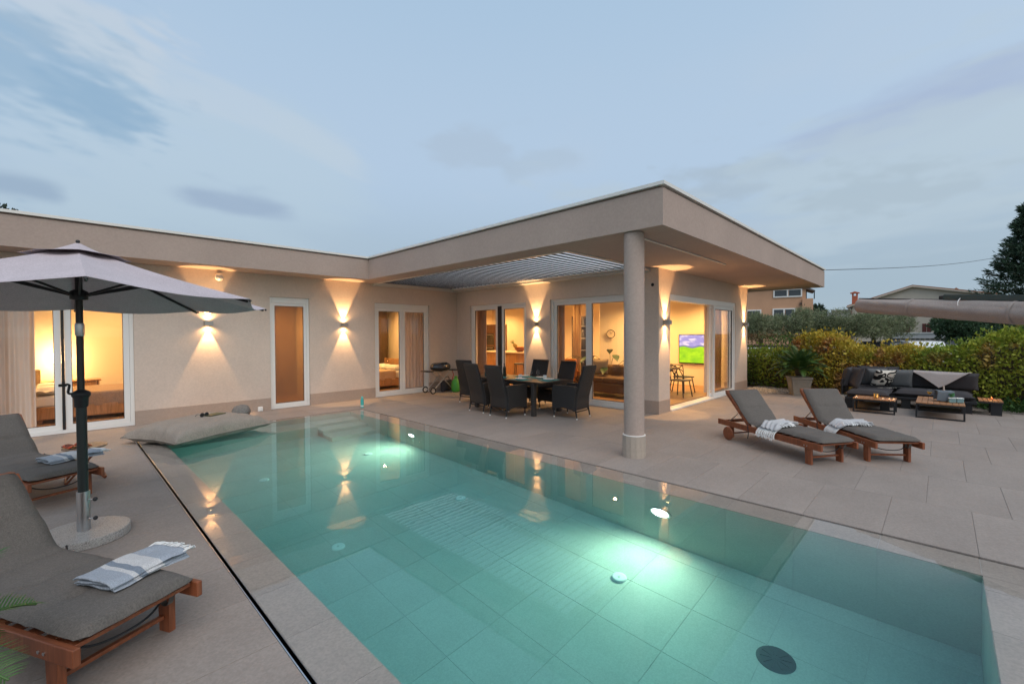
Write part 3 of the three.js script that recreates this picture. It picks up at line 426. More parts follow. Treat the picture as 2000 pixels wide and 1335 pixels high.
function blanket(label, parentPos, turn, w, d, h, drape, m, fringeSide) { // folded blanket, long side along local x (v = stripes along x)
  const g = thing('blanket', label, 'blanket', parentPos, turn, 'blankets on the loungers');
  const f = (lift, sh) => (u, v) => { const x = (v - 0.5) * w, z = (u - 0.5) * d; const e = Math.pow(Math.max(0, 1 - Math.pow(Math.abs(2 * u - 1), 10)), 0.5); return V(x + sh, lift + 0.008 + 0.010 * e + 0.012 * (fbm(u * 3 + lift * 90, v * 4, 3, 0, 17) - 0.5) * 2 + (drape ? drape(x, z) : 0), z + sh * 0.5 + 0.006 * Math.sin(v * 9 + lift * 200)); };
  for (let k = 0; k < h; k++) mesh(k === h - 1 ? 'top_fold' : 'fold', slab(f(k * 0.016, (h - 1 - k) * 0.006), 12, 30, () => 0.012), m, g);
  const fr = []; for (let i = 0; i < 34; i++) { const z = (i / 33 - 0.5) * d, x = fringeSide * w / 2, k = rr(0.05, 0.085), y = 0.02 + (h - 1) * rr(0.004, 0.014); fr.push(tube([[x - fringeSide * 0.02, y + (drape ? drape(x, z) : 0), z], [x + fringeSide * k * 0.5, y + 0.006 + (drape ? drape(x, z) : 0), z + rr(-0.012, 0.012)], [x + fringeSide * k, Math.max(0.004, y - 0.008) + (drape ? drape(x + fringeSide * k, z) : 0), z + rr(-0.02, 0.02)]], 0.005, 6, 4)); }
  const q = mesh('fringe', fr, M.white, g); q.userData.kind = 'stuff'; return g;
}
blanket('folded blue and white striped blanket on lounger beside the umbrella base', [0.27, 0.362, -3.28], 0.52, 0.40, 0.26, 3, null, towelMat, 1);
blanket('folded blue and white striped blanket on lounger in front of bedroom doors', [0.06, 0.362, -6.82], 0.42, 0.46, 0.24, 3, null, towelMat, 1);
function drapedTowel(label, p, turn) { // white towel, its fringed edge hangs over the side rail
  const g = thing('towel', label, 'towel', p, turn, 'white fringed towels on the loungers');
  const side = -0.15; const prof = (x) => (x < side ? -Math.pow((side - x), 1.35) * 1.6 : 0);
  for (let k = 0; k < 3; k++) { const f = (u, v) => { const x = (v - 0.52 - 0.02 * k) * 0.50, z = (u - 0.5) * (0.36 - 0.03 * k) + 0.03 * Math.sin(v * 5 + k); return V(Math.max(x, -0.29), 0.014 + 0.013 * k + prof(x) * (k ? 0.8 : 1) + 0.03 * (fbm(u * 3 + k * 7, v * 4, 3, 0, 27) - 0.4) + 0.008 * Math.sin(u * 22 + v * 6), z); }; mesh('fold', slab(f, 26, 26, () => 0.009), whiteTowel, g); }
  const fr = []; for (let i = 0; i < 40; i++) { const z = (i / 39 - 0.5) * 0.36, L = rr(0.07, 0.11); fr.push(tube([[-0.26, prof(-0.25) + 0.02, z], [-0.315, prof(-0.27) - 0.02, z + rr(-0.01, 0.01)], [-0.322 - rr(0, 0.02), prof(-0.27) - L, z + rr(-0.02, 0.02)]], 0.005, 6, 4)); }
  for (let i = 0; i < 16; i++) { const x = rr(-0.2, 0.16); fr.push(tube([[x, 0.05, 0.15], [x + rr(-0.02, 0.02), 0.035, 0.20], [x + rr(-0.03, 0.03), 0.012, 0.235]], 0.005, 6, 4)); }
  mesh('fringe', fr, M.white, g).userData.kind = 'stuff'; g.scale.set(0.9, 0.9, 0.8); return g;
}
{ const along = (o, d, s = 0) => { const a = o.rotation.y; return [o.position.x + (-Math.sin(a)) * d + Math.cos(a) * s, 0.372, o.position.z + (-Math.cos(a)) * d - Math.sin(a) * s]; };
  drapedTowel('white towel with fringe hanging over lounger rail nearest the column', along(lg1, 0.86, -0.07), lg1.rotation.y + 0.12);
  drapedTowel('white towel with fringe hanging over lounger rail in front of the sofa', along(lg2, 0.80, -0.06), lg2.rotation.y - 0.1); }
// ---------------------------------------------------------------- umbrella
{
  const g = thing('umbrella', 'open mauve grey garden umbrella on dark pole beside the pool', 'umbrella', [0.118, 0.105, -5.165]);
  const R = 1.42, yr = 1.885, ya = 2.34, N = 8, dark = M.blackMetal;
  const P = (a, r) => V(Math.sin(a) * r, 0, Math.cos(a) * r);
  // octagonal canopy, fabric sagging a little between the ribs, with a vent cap
  const panel = (k, r0, r1, y0, y1, sag, off = 0) => { const a0 = k / N * Math.PI * 2, a1 = (k + 1) / N * Math.PI * 2; return slab((u, v) => { const r = lerp(r0, r1, v), p = P(a0, r).lerp(P(a1, r), u), s = Math.sin(Math.PI * u); p.y = lerp(y0, y1, v) + off + 0.08 * Math.pow(Math.max(0, Math.cos(lerp(a0, a1, u))), 4) * lerp(r0, r1, v) / R - sag * s * Math.sin(Math.PI * Math.min(1, v * 0.62)) * 1 - 0.06 * Math.sin(Math.PI * v) * 0.35; const inward = 1 - 0.028 * s * v * v; p.x *= inward; p.z *= inward; return p; }, 8, 14, () => 0.002); };
  for (let k = 0; k < N; k++) mesh('canopy_panel', panel(k, 0.05, R, ya - 0.015, yr, 0.045), M.canopy, g);
  for (let k = 0; k < N; k++) mesh('vent_panel', panel(k, 0.02, 0.34, ya + 0.03, ya - 0.082, 0.0), M.canopy, g);
  const cap = M.black; mesh('finial', lathe([[0.0001, ya + 0.062], [0.012, ya + 0.058], [0.015, ya + 0.045], [0.008, ya + 0.03]], 14), cap, g);
  for (let k = 0; k < N; k++) { const a = k / N * Math.PI * 2; mesh('rib', bar([Math.sin(a) * 0.05, ya - 0.075, Math.cos(a) * 0.05], [Math.sin(a) * (R - 0.02), yr - 0.022 + 0.08 * Math.pow(Math.max(0, Math.cos(a)), 4), Math.cos(a) * (R - 0.02)], 0.014, 0.022, 0.002), dark, g); const m = 0.62; mesh('strut', bar([Math.sin(a) * 0.05, 1.94, Math.cos(a) * 0.05], [Math.sin(a) * m, lerp(ya, yr, m / R) - 0.045, Math.cos(a) * m], 0.012, 0.018, 0.002), dark, g); mesh('rib_tip', new THREE.SphereGeometry(0.011, 10, 8).translate(Math.sin(a) * R, yr - 0.016 + 0.08 * Math.pow(Math.max(0, Math.cos(a)), 4), Math.cos(a) * R), M.black, g); }
  mesh('hub', lathe([[0.02, ya - 0.09], [0.06, ya - 0.08], [0.06, ya - 0.02], [0.02, ya]], 18), dark, g); mesh('runner', lathe([[0.024, 1.90], [0.058, 1.905], [0.058, 1.97], [0.024, 1.99]], 18), dark, g);
  mesh('pole', cyl(0.024, 0.024, 1.30, 0, 1.70, 0, 24), mat([0.05, 0.05, 0.05], 0.35, { metalness: 0.7 }), g);
  mesh('pole_lower', cyl(0.034, 0.034, 0.98, 0, 0.62, 0, 24), mat([0.028, 0.036, 0.036], 0.4, { metalness: 0.4 }), g).name = 'pole';
  mesh('tilt_joint', lathe([[0.025, 1.60], [0.031, 1.61], [0.031, 1.70], [0.025, 1.71]], 18), M.steel, g);
  const ck = part('crank', g); mesh('housing', lathe([[0.03, 1.0], [0.044, 1.01], [0.047, 1.08], [0.060, 1.10], [0.062, 1.115], [0.058, 1.13], [0.026, 1.15]], 22), dark, ck); mesh('handle', tube([[-0.05, 1.12, 0.0], [-0.075, 1.13, 0.02], [-0.07, 1.2, 0.03], [-0.085, 1.205, 0.04]], 0.009, 12, 6), dark, ck); mesh('knob', rod([-0.085, 1.2, 0.04], [-0.13, 1.2, 0.05], 0.012), dark, ck);
}
{
  const g = thing('granite_stand', 'round grey granite stand with steel tube holding umbrella pole', 'stand', [0.118, 0, -5.165]);
  mesh('stone_disc', muv(lathe([[0.0001, 0.0], [0.298, 0.0], [0.30, 0.006], [0.30, 0.066], [0.292, 0.072], [0.0001, 0.072]], 56)), M.granite, g);
  mesh('sleeve', lathe([[0.036, 0.072], [0.044, 0.072], [0.044, 0.40], [0.036, 0.40]], 24), M.steel, g);
  for (const y of [0.17, 0.33]) { const k = part('clamp_screw', g); mesh('shank', rod([0.03, y, 0.028], [0.062, y, 0.05], 0.005), M.steel, k); mesh('knob', new THREE.SphereGeometry(0.017, 14, 10).translate(0.07, y, 0.056), M.black, k); }
}
// small folding side table with a magazine
{
  const g = thing('side_table', 'small round wooden folding table behind the umbrella pole', 'table', [0.19, 0, -7.28]);
  const top = mat([0.40, 0.31, 0.24], 0.45, { map: woodCol }); mesh('table_top', muv(lathe([[0.0001, 0.385], [0.195, 0.385], [0.2, 0.39], [0.2, 0.402], [0.196, 0.406], [0.0001, 0.406]], 40)), top, g);
  for (const s of [-1, 1]) { mesh('leg', bar([-0.17, 0.0, s * 0.11], [0.12, 0.384, s * 0.11], 0.03, 0.02), M.teak, g); mesh('leg', bar([0.17, 0.0, s * 0.085], [-0.12, 0.384, s * 0.085], 0.03, 0.02), M.teak, g); }
  mesh('crossbar', rod([0.17, 0.02, -0.1], [0.17, 0.02, 0.1], 0.012), M.teak, g); mesh('crossbar', rod([-0.17, 0.02, -0.12], [-0.17, 0.02, 0.12], 0.012), M.teak, g);
  const b = thing('magazine', 'open red brown magazine lying on small round side table', 'magazine', [0.12, 0.407, -7.25], 0.3);
  const pg = mat([0.55, 0.20, 0.10], 0.7, { map: tex(128, (u, v) => { const n = fbm(u * 5, v * 5, 4, 5, 401); return n > 0.52 ? [0.95, 0.55, 0.35] : n > 0.44 ? [0.9, 0.8, 0.7] : [0.45, 0.16, 0.10]; }, true) });
  for (const s of [-1, 1]) mesh('page', slab((u, v) => V(s * (0.004 + u * 0.10), 0.012 + 0.028 * Math.sin(Math.PI * Math.min(1, u * 1.1)) * (s > 0 ? 1 : 0.6), (v - 0.5) * 0.20), 10, 6, () => 0.007).clone(), pg, b);
}
// floor cushion over the pool corner, with sunglasses and a magazine
{
  const g = thing('floor_cushion', 'large grey beige floor cushion lying over the pool corner', 'cushion', [1.68, 0.003, -9.02], 0.43);
  const W = 1.62, D = 1.20, n = 44; // seam lies 10 cm above the ground
  const body = cushionGeo(W, 0.46, D, 0.5, 5, n); const p = body.attributes.position;
  for (let i = 0; i < p.count; i++) { const x = p.getX(i), y = p.getY(i), z = p.getZ(i), u = x / W * 2, v = z / D * 2, c = Math.abs(u) * Math.abs(v); const wr = 0.014 * Math.sin(14 * (u * 0.6 + v) + 5 * fbm(u * 2 + 9, v * 2, 2)) * Math.pow(Math.max(Math.abs(u), Math.abs(v)), 3); const mid = 0.115; const rest = y < mid ? 0.45 : 1; p.setY(i, Math.max(0.004, (y > 0.23 ? 0.10 + (y - 0.23) * 1.0 : 0.10 - (0.23 - y) * 0.5) + wr * (y > 0.1 ? 1 : 0.3) - 0.03 * c * 0 )); p.setX(i, x * (1 + 0.05 * c)); p.setZ(i, z * (1 + 0.05 * c)); }
  body.computeVertexNormals(); mesh('cover', body, M.bagFabric, g);
  const edge = []; for (let k = 0; k < 120; k++) { const t = k / 120 * 4, s = Math.floor(t), f = (t - s) * 2 - 1; const [u, v] = [[f, -1], [1, f], [-f, 1], [-1, -f]][s]; const c = Math.abs(u * v); edge.push(V(u * W / 2 * (1 - 0.06 * (1 - v * v) * u * u) * (1 + 0.05 * c), 0.10, v * D / 2 * (1 - 0.06 * (1 - u * u) * v * v) * (1 + 0.05 * c))); }
  mesh('piping', tube(edge, 0.009, 240, 5, true), M.bagFabric, g);
  mesh('handle', tube([[W / 2 * 0.98, 0.11, D / 2 * 0.75], [W / 2 + 0.1, 0.10, D / 2 * 0.8], [W / 2 + 0.1, 0.10, D / 2 * 1.05], [W / 2 * 0.98, 0.11, D / 2]], 0.011, 20, 5), M.bagFabric, g);
  const m = thing('magazine', 'pink and green magazine lying on the large floor cushion', 'magazine', [1.85, 0.332, -9.06], 0.5); mesh('cover', rbox(0.30, 0.012, 0.20, 0, 0.006, 0, 0.002), mat([0.7, 0.3, 0.3], 0.5, { map: tex(128, (u, v) => { const n = fbm(u * 4, v * 4, 3, 4, 411); return n > 0.56 ? [0.35, 0.55, 0.35] : n > 0.48 ? [0.9, 0.85, 0.8] : [0.9, 0.42, 0.45]; }, true) }), m);
  const s = thing('sunglasses', 'black sunglasses on the floor cushion beside the magazine', 'sunglasses', [1.70, 0.332, -8.98], 0.4);
  for (const k of [-1, 1]) { mesh('lens', lathe([[0.0001, 0.004], [0.027, 0.003], [0.032, 0]], 18).rotateX(Math.PI / 2).translate(k * 0.038, 0.03, 0), M.black, s); mesh('rim', new THREE.TorusGeometry(0.032, 0.005, 6, 20).translate(k * 0.038, 0.03, 0), M.black, s); mesh('temple', tube([[k * 0.07, 0.04, 0], [k * 0.072, 0.035, -0.08], [k * 0.066, 0.004, -0.13]], 0.004, 10, 5), M.black, s); }
  mesh('bridge', tube([[-0.01, 0.036, 0], [0, 0.041, 0], [0.01, 0.036, 0]], 0.004, 6, 5), M.black, s);
}
{ // grey stone head shaped boulder speaker by the pool
  const g = thing('garden_rock', 'grey rounded garden stone standing by the pool corner cushion', 'stone', [2.53, 0, -10.1]);
  const sp = new THREE.SphereGeometry(0.17, 30, 22), p = sp.attributes.position; for (let i = 0; i < p.count; i++) { const v = V().fromBufferAttribute(p, i), d = v.clone().normalize(), k = 1 + 0.25 * (fbm(d.x * 2 + 5, d.y * 2 + d.z * 2 + 5, 4, 0, 421) - 0.5); v.multiplyScalar(k); if (v.y < -0.02) { const q = 1 - 0.35 * clamp((-0.02 - v.y) / 0.12, 0, 1); v.x *= q; v.z *= q; } p.setXYZ(i, v.x, v.y * 0.95, v.z); } sp.computeVertexNormals();
  mesh('stone', muv(sp.translate(0, 0.155, 0)), mat([0.30, 0.29, 0.28], 0.9, { map: graniteCol }), g); mesh('foot', muv(lathe([[0.0001, 0], [0.09, 0], [0.085, 0.03], [0.0001, 0.04]], 20)), mat([0.2, 0.19, 0.18], 0.9), g);
}
{ // turquoise pool thermometer / bottle standing at the pool corner
  const g = thing('turquoise_bottle', 'slim turquoise bottle standing at the far pool corner', 'bottle', [4.93, 0, -9.72]); const tq = mat([0.05, 0.42, 0.40], 0.35);
  mesh('body', lathe([[0.0001, 0], [0.034, 0], [0.038, 0.01], [0.038, 0.19], [0.022, 0.22]], 20), tq, g); mesh('cap', lathe([[0.022, 0.22], [0.024, 0.222], [0.022, 0.262], [0.0001, 0.266]], 16), mat([0.08, 0.5, 0.47], 0.4), g); mesh('label_band', lathe([[0.039, 0.03], [0.0392, 0.06]], 20), M.white, g);
}
// ---------------------------------------------------------------- barbecue and what stands by it
{
  const g = thing('barbecue', 'portable gas barbecue with blue lid on a folding wheeled trolley', 'barbecue', [7.86, 0, -10.62], -0.05); const lidM = mat([0.012, 0.022, 0.045], 0.25, { clearcoat: 0.6 }), leg = M.steel;
  const el = (pts, sx, sz) => { const l = lathe(pts, 32); l.scale(sx, 1, sz); return l; };
  mesh('lid', el([[0.0001, 0.79], [0.18, 0.785], [0.25, 0.76], [0.29, 0.71], [0.295, 0.665]], 1, 0.72), lidM, g); mesh('bowl', el([[0.295, 0.66], [0.28, 0.62], [0.2, 0.575], [0.0001, 0.56]], 1, 0.72), M.black, g); mesh('lid_handle', tube([[-0.08, 0.77, 0.15], [-0.07, 0.79, 0.2], [0.07, 0.79, 0.2], [0.08, 0.77, 0.15]], 0.012, 14, 6), M.black, g); mesh('gauge', cyl(0.025, 0.025, 0.012, 0, 0.73, 0.198).rotateX(0), M.steel, g);
  for (const s of [-1, 1]) mesh('side_shelf', rbox(0.2, 0.025, 0.34, s * 0.41, 0.575, 0, 0.01), M.black, g);
  for (const z of [-0.15, 0.15]) { mesh('leg', rod([-0.34, 0.06, z], [0.2, 0.56, z], 0.014), leg, g); mesh('leg', rod([0.36, 0.01, z], [-0.2, 0.56, z], 0.014), leg, g); const w = part('wheel', g); w.position.set(-0.35, 0.085, z * 1.25); mesh('tyre', new THREE.TorusGeometry(0.07, 0.016, 8, 24), M.rubber, w); mesh('rim', [new THREE.TorusGeometry(0.05, 0.006, 6, 20), ...[0, 1, 2].map((k) => rod([-0.05 * Math.cos(k * 1.05), -0.05 * Math.sin(k * 1.05), 0], [0.05 * Math.cos(k * 1.05), 0.05 * Math.sin(k * 1.05), 0], 0.005))], M.alu, w); }
  mesh('crossbar', rod([0.36, 0.012, -0.17], [0.36, 0.012, 0.17], 0.012), leg, g); mesh('crossbar', rod([-0.18, 0.55, -0.16], [0.18, 0.55, -0.16], 0.01), leg, g); g.scale.setScalar(1.12); mesh('hose', tube([[0.33, 0.57, 0.05], [0.38, 0.45, 0.05], [0.33, 0.35, 0.08], [0.36, 0.25, 0.05]], 0.01, 16, 6), mat([0.5, 0.03, 0.02], 0.5), g);
  const b = thing('storage_bag', 'dark bag on the ground under the barbecue trolley', 'bag', [8.14, 0, -10.70], 0.2); mesh('body', cushionGeo(0.42, 0.2, 0.34, 0.25, 3).rotateX(Math.PI / 2).translate(0, 0.17, -0.1), M.charcoal, b); mesh('strap', tube([[-0.12, 0.32, 0], [-0.08, 0.42, 0.02], [0.08, 0.42, 0.02], [0.12, 0.32, 0]], 0.012, 16, 5), M.black, b);
  const r = thing('swim_ring_bag', 'bright green drawstring bag between barbecue and dining chair', 'bag', [8.23, 0, -10.36]); const gr = mat([0.07, 0.36, 0.05], 0.55); mesh('body', lathe([[0.0001, 0], [0.10, 0.0], [0.135, 0.05], [0.14, 0.2], [0.11, 0.33], [0.05, 0.40], [0.03, 0.41]], 24), gr, r); mesh('neck', lathe([[0.03, 0.41], [0.05, 0.44], [0.04, 0.47], [0.0001, 0.46]], 16), gr, r);
}
// ---------------------------------------------------------------- dining table and wicker chairs
const tableTop = 0.715;
{
  const g = thing('dining_table', 'dark rectangular garden dining table laid for a meal', 'dining table', [7.26, 0, -6.93]);
  const dk = mat([0.045, 0.04, 0.038], 0.35), W = 0.94, L = 2.3; for (let k = 0; k < 6; k++) mesh('top_board', rbox(W / 6 - 0.006, 0.028, L, -W / 2 + (k + 0.5) * W / 6, tableTop - 0.014, 0, 0.003, 1), mat([0.06, 0.05, 0.045], 0.32, { map: woodCol }), g);
  mesh('apron', [rbox(W - 0.12, 0.06, 0.025, 0, tableTop - 0.06, L / 2 - 0.14), rbox(W - 0.12, 0.06, 0.025, 0, tableTop - 0.06, -L / 2 + 0.14)], dk, g); for (const s of [-1, 1]) mesh('apron', rbox(0.025, 0.06, L - 0.36, s * (W / 2 - 0.06), tableTop - 0.06, 0), dk, g);
  for (const a of [-1, 1]) for (const b of [-1, 1]) mesh('leg', rbox(0.085, tableTop - 0.03, 0.085, a * (W / 2 - 0.05), (tableTop - 0.03) / 2, b * (L / 2 - 0.26), 0.006), dk, g);
}
function makeChair(label) { // faces local -z, back towards +z
  const g = thing('wicker_chair', label, 'chair', [0, 0, 0], 0, 'dark wicker armchairs round the dining table'); const w = 0.56, d = 0.56, lm = M.blackMetal;
  const bt = 0.16, prof = (y) => 0.235 + (y < 0.42 ? 0 : (y - 0.42) * 0.30);
  mesh('back_panel', slab((u, v) => { const y = lerp(1.06, bt + 0.03, v); return V((u - 0.5) * (w - 0.10 + 0.02 * v) * 1, y, prof(y) + 0.012 * Math.cos((u - 0.5) * 3)); }, 8, 18, () => -0.035), M.wicker, g);
  for (const s of [-1, 1]) { const sh = new THREE.Shape([[-0.28, 0.16], [-0.285, 0.60], [-0.25, 0.635], [0.24, 0.655], [0.30, 0.64], [0.245, 0.42], [0.235, 0.17], [0.18, 0.195], [0.05, 0.215], [-0.05, 0.215], [-0.2, 0.195]].map(([a, b]) => new THREE.Vector2(-a, b))); const e = muv(new THREE.ExtrudeGeometry(sh, { depth: 0.04, bevelEnabled: true, bevelSize: 0.008, bevelThickness: 0.008, bevelSegments: 2 })); e.rotateY(Math.PI / 2).translate(s * (w / 2 - 0.02) - 0.02, 0, 0); mesh('side_panel', e, M.wicker, g); mesh('armrest', rbox(0.065, 0.028, 0.53, s * (w / 2 - 0.02), 0.652, -0.01, 0.012), M.wicker, g); }
  mesh('seat', rbox(w - 0.10, 0.05, d - 0.06, 0, 0.405, -0.02, 0.015), M.wicker, g); mesh('front_panel', rbox(w - 0.10, 0.18, 0.03, 0, 0.29, -0.265, 0.008), M.wicker, g);
  mesh('seat_pad', cushionGeo(w - 0.13, 0.055, d - 0.10, 0.3, 2).translate(0, 0.43, -0.02), mat([0.09, 0.065, 0.05], 0.75, { map: fabricCol }), g);
  for (const [sx, z, t] of [[-1, -0.265, 0], [1, -0.265, 0], [-1, 0.235, 0.05], [1, 0.235, 0.05]]) { const l = mesh('leg', rod([sx * (w / 2 - 0.035), 0.025, z + t], [sx * (w / 2 - 0.035), 0.30, z], 0.013), lm, g); mesh('foot_cap', lathe([[0.0001, 0], [0.012, 0.0], [0.015, 0.008], [0.014, 0.028], [0.0001, 0.03]], 12).translate(sx * (w / 2 - 0.035), 0, z + t), M.white, l); }
  for (const s of [-1, 1]) mesh('back_rail', tube([[s * (w / 2 - 0.035), 0.16, 0.245], [s * (w / 2 - 0.035), 0.42, 0.245], [s * (w / 2 - 0.045), 0.75, 0.34], [s * (w / 2 - 0.055), 1.06, 0.435]], 0.016, 16, 6), lm, g);
  mesh('stretcher', rod([-w / 2 + 0.04, 0.145, 0.245], [w / 2 - 0.04, 0.145, 0.245], 0.012), lm, g); mesh('badge', lathe([[0.0001, 0.004], [0.013, 0.003], [0.016, 0]], 14).rotateX(Math.PI / 2).translate(0, 0.27, 0.274), M.steel, g);
  mesh('top_rail', rbox(w - 0.10, 0.03, 0.05, 0, 1.062, 0.432, 0.012), M.wicker, g);
  return g;
}
const put = (o, x, z, fx, fz) => { o.position.set(x, 0, z); o.rotation.y = yaw(fx, fz); return o; };
const ch = makeChair('dark wicker chair on the pool side next to table end chair'); put(ch, 6.57, -6.53, 1, 0.02);
const chair = (label, x, z, fx, fz) => { const c = copyOf(ch, label, [x, 0, z], yaw(fx, fz)); return c; };
chair('dark wicker chair on the pool side in the middle of the row', 6.66, -7.30, 1, 0.06);
chair('dark wicker chair turned away beside the green bag and barbecue', 7.36, -8.52, 0.97, -0.22);
chair('dark wicker chair at the table end beside the round column', 7.36, -5.46, -0.06, -1);
chair('dark wicker chair on the house side below the wall lamp', 7.93, -7.12, -1, 0.05);
chair('dark wicker chair on the house side by the sofa window', 7.86, -6.28, -1, -0.12);
// table ware
{
  const wine = lathe([[0.0001, 0], [0.034, 0], [0.034, 0.002], [0.005, 0.006], [0.004, 0.085], [0.012, 0.095], [0.035, 0.125], [0.038, 0.155], [0.03, 0.195]], 20);
  const gl = (x, z, label) => { const m = mesh('wine_glass', wine.clone(), M.glassware); tag(m, label, 'wine glass', 'wine glasses on the dining table'); m.position.set(x, tableTop + 0.001, z); };
  gl(7.30, -6.53, 'stemmed wine glass of the middle pair, on the white cup side'); gl(7.34, -6.36, 'stemmed wine glass of the middle pair, on the table end side'); gl(7.58, -6.02, 'clear stemmed wine glass beside the turquoise mat at the table end'); gl(6.98, -7.55, 'clear stemmed wine glass between the dark pool side chairs');
  const tq = mat([0.03, 0.33, 0.36], 0.7, { map: fabricCol });
  const matAt = (x, z, r, label) => { const g = thing('place_mat', label, 'place mat', [x, tableTop + 0.001, z], r, 'turquoise place mats'); mesh('mat', rbox(0.42, 0.006, 0.30, 0, 0.003, 0, 0.003), tq, g); mesh('hem', rbox(0.36, 0.002, 0.24, 0, 0.0072, 0, 0.001), mat([0.04, 0.38, 0.40], 0.7), g); const p = mesh('plate', lathe([[0.0001, 0.004], [0.07, 0.004], [0.085, 0.006], [0.125, 0.02], [0.122, 0.022], [0.08, 0.010], [0.0001, 0.009]], 28), M.white); tag(p, label.replace('turquoise place mat', 'white plate on turquoise mat'), 'plate', 'white plates'); p.position.set(x, tableTop + 0.0095, z); };
  matAt(7.0, -6.55, Math.PI / 2, 'turquoise place mat on the pool side before the first chair'); matAt(7.02, -7.3, Math.PI / 2, 'turquoise place mat on the pool side before the middle chair'); matAt(7.52, -6.95, Math.PI / 2, 'turquoise place mat on the house side below wall lamp'); matAt(7.30, -6.02, 0, 'turquoise place mat at the table end by the column'); matAt(7.53, -6.42, Math.PI / 2, 'turquoise place mat on the house side near sofa window');
  const cup = lathe([[0.0001, 0], [0.035, 0], [0.04, 0.01], [0.04, 0.085], [0.036, 0.085], [0.034, 0.012], [0.0001, 0.01]], 20); for (const [x, z, l] of [[7.22, -6.78, 'white cup beside the pair of wine glasses'], [7.44, -6.24, 'white cup between glasses and turquoise mat']]) { const m = mesh('cup', cup, M.white); tag(m, l, 'cup'); m.position.set(x, tableTop + 0.001, z); }
  const cd = mesh('candle_jar', lathe([[0.0001, 0], [0.045, 0], [0.048, 0.01], [0.048, 0.1], [0.044, 0.1], [0.042, 0.012], [0.0001, 0.01]], 20), mat([0.03, 0.10, 0.12], 0.2)); tag(cd, 'dark teal candle jar on the far part of dining table', 'jar'); cd.position.set(7.06, tableTop + 0.001, -7.72);
  const bt = thing('wine_bottle', 'dark green wine bottle standing on dining table before the window', 'bottle', [7.36, tableTop + 0.001, -7.42]); mesh('body', lathe([[0.0001, 0], [0.036, 0], [0.038, 0.01], [0.038, 0.18], [0.03, 0.215], [0.015, 0.235], [0.014, 0.30]], 20), mat([0.01, 0.02, 0.012], 0.12), bt); mesh('capsule', lathe([[0.0155, 0.255], [0.0155, 0.302], [0.0001, 0.303]], 14), M.black, bt);
}
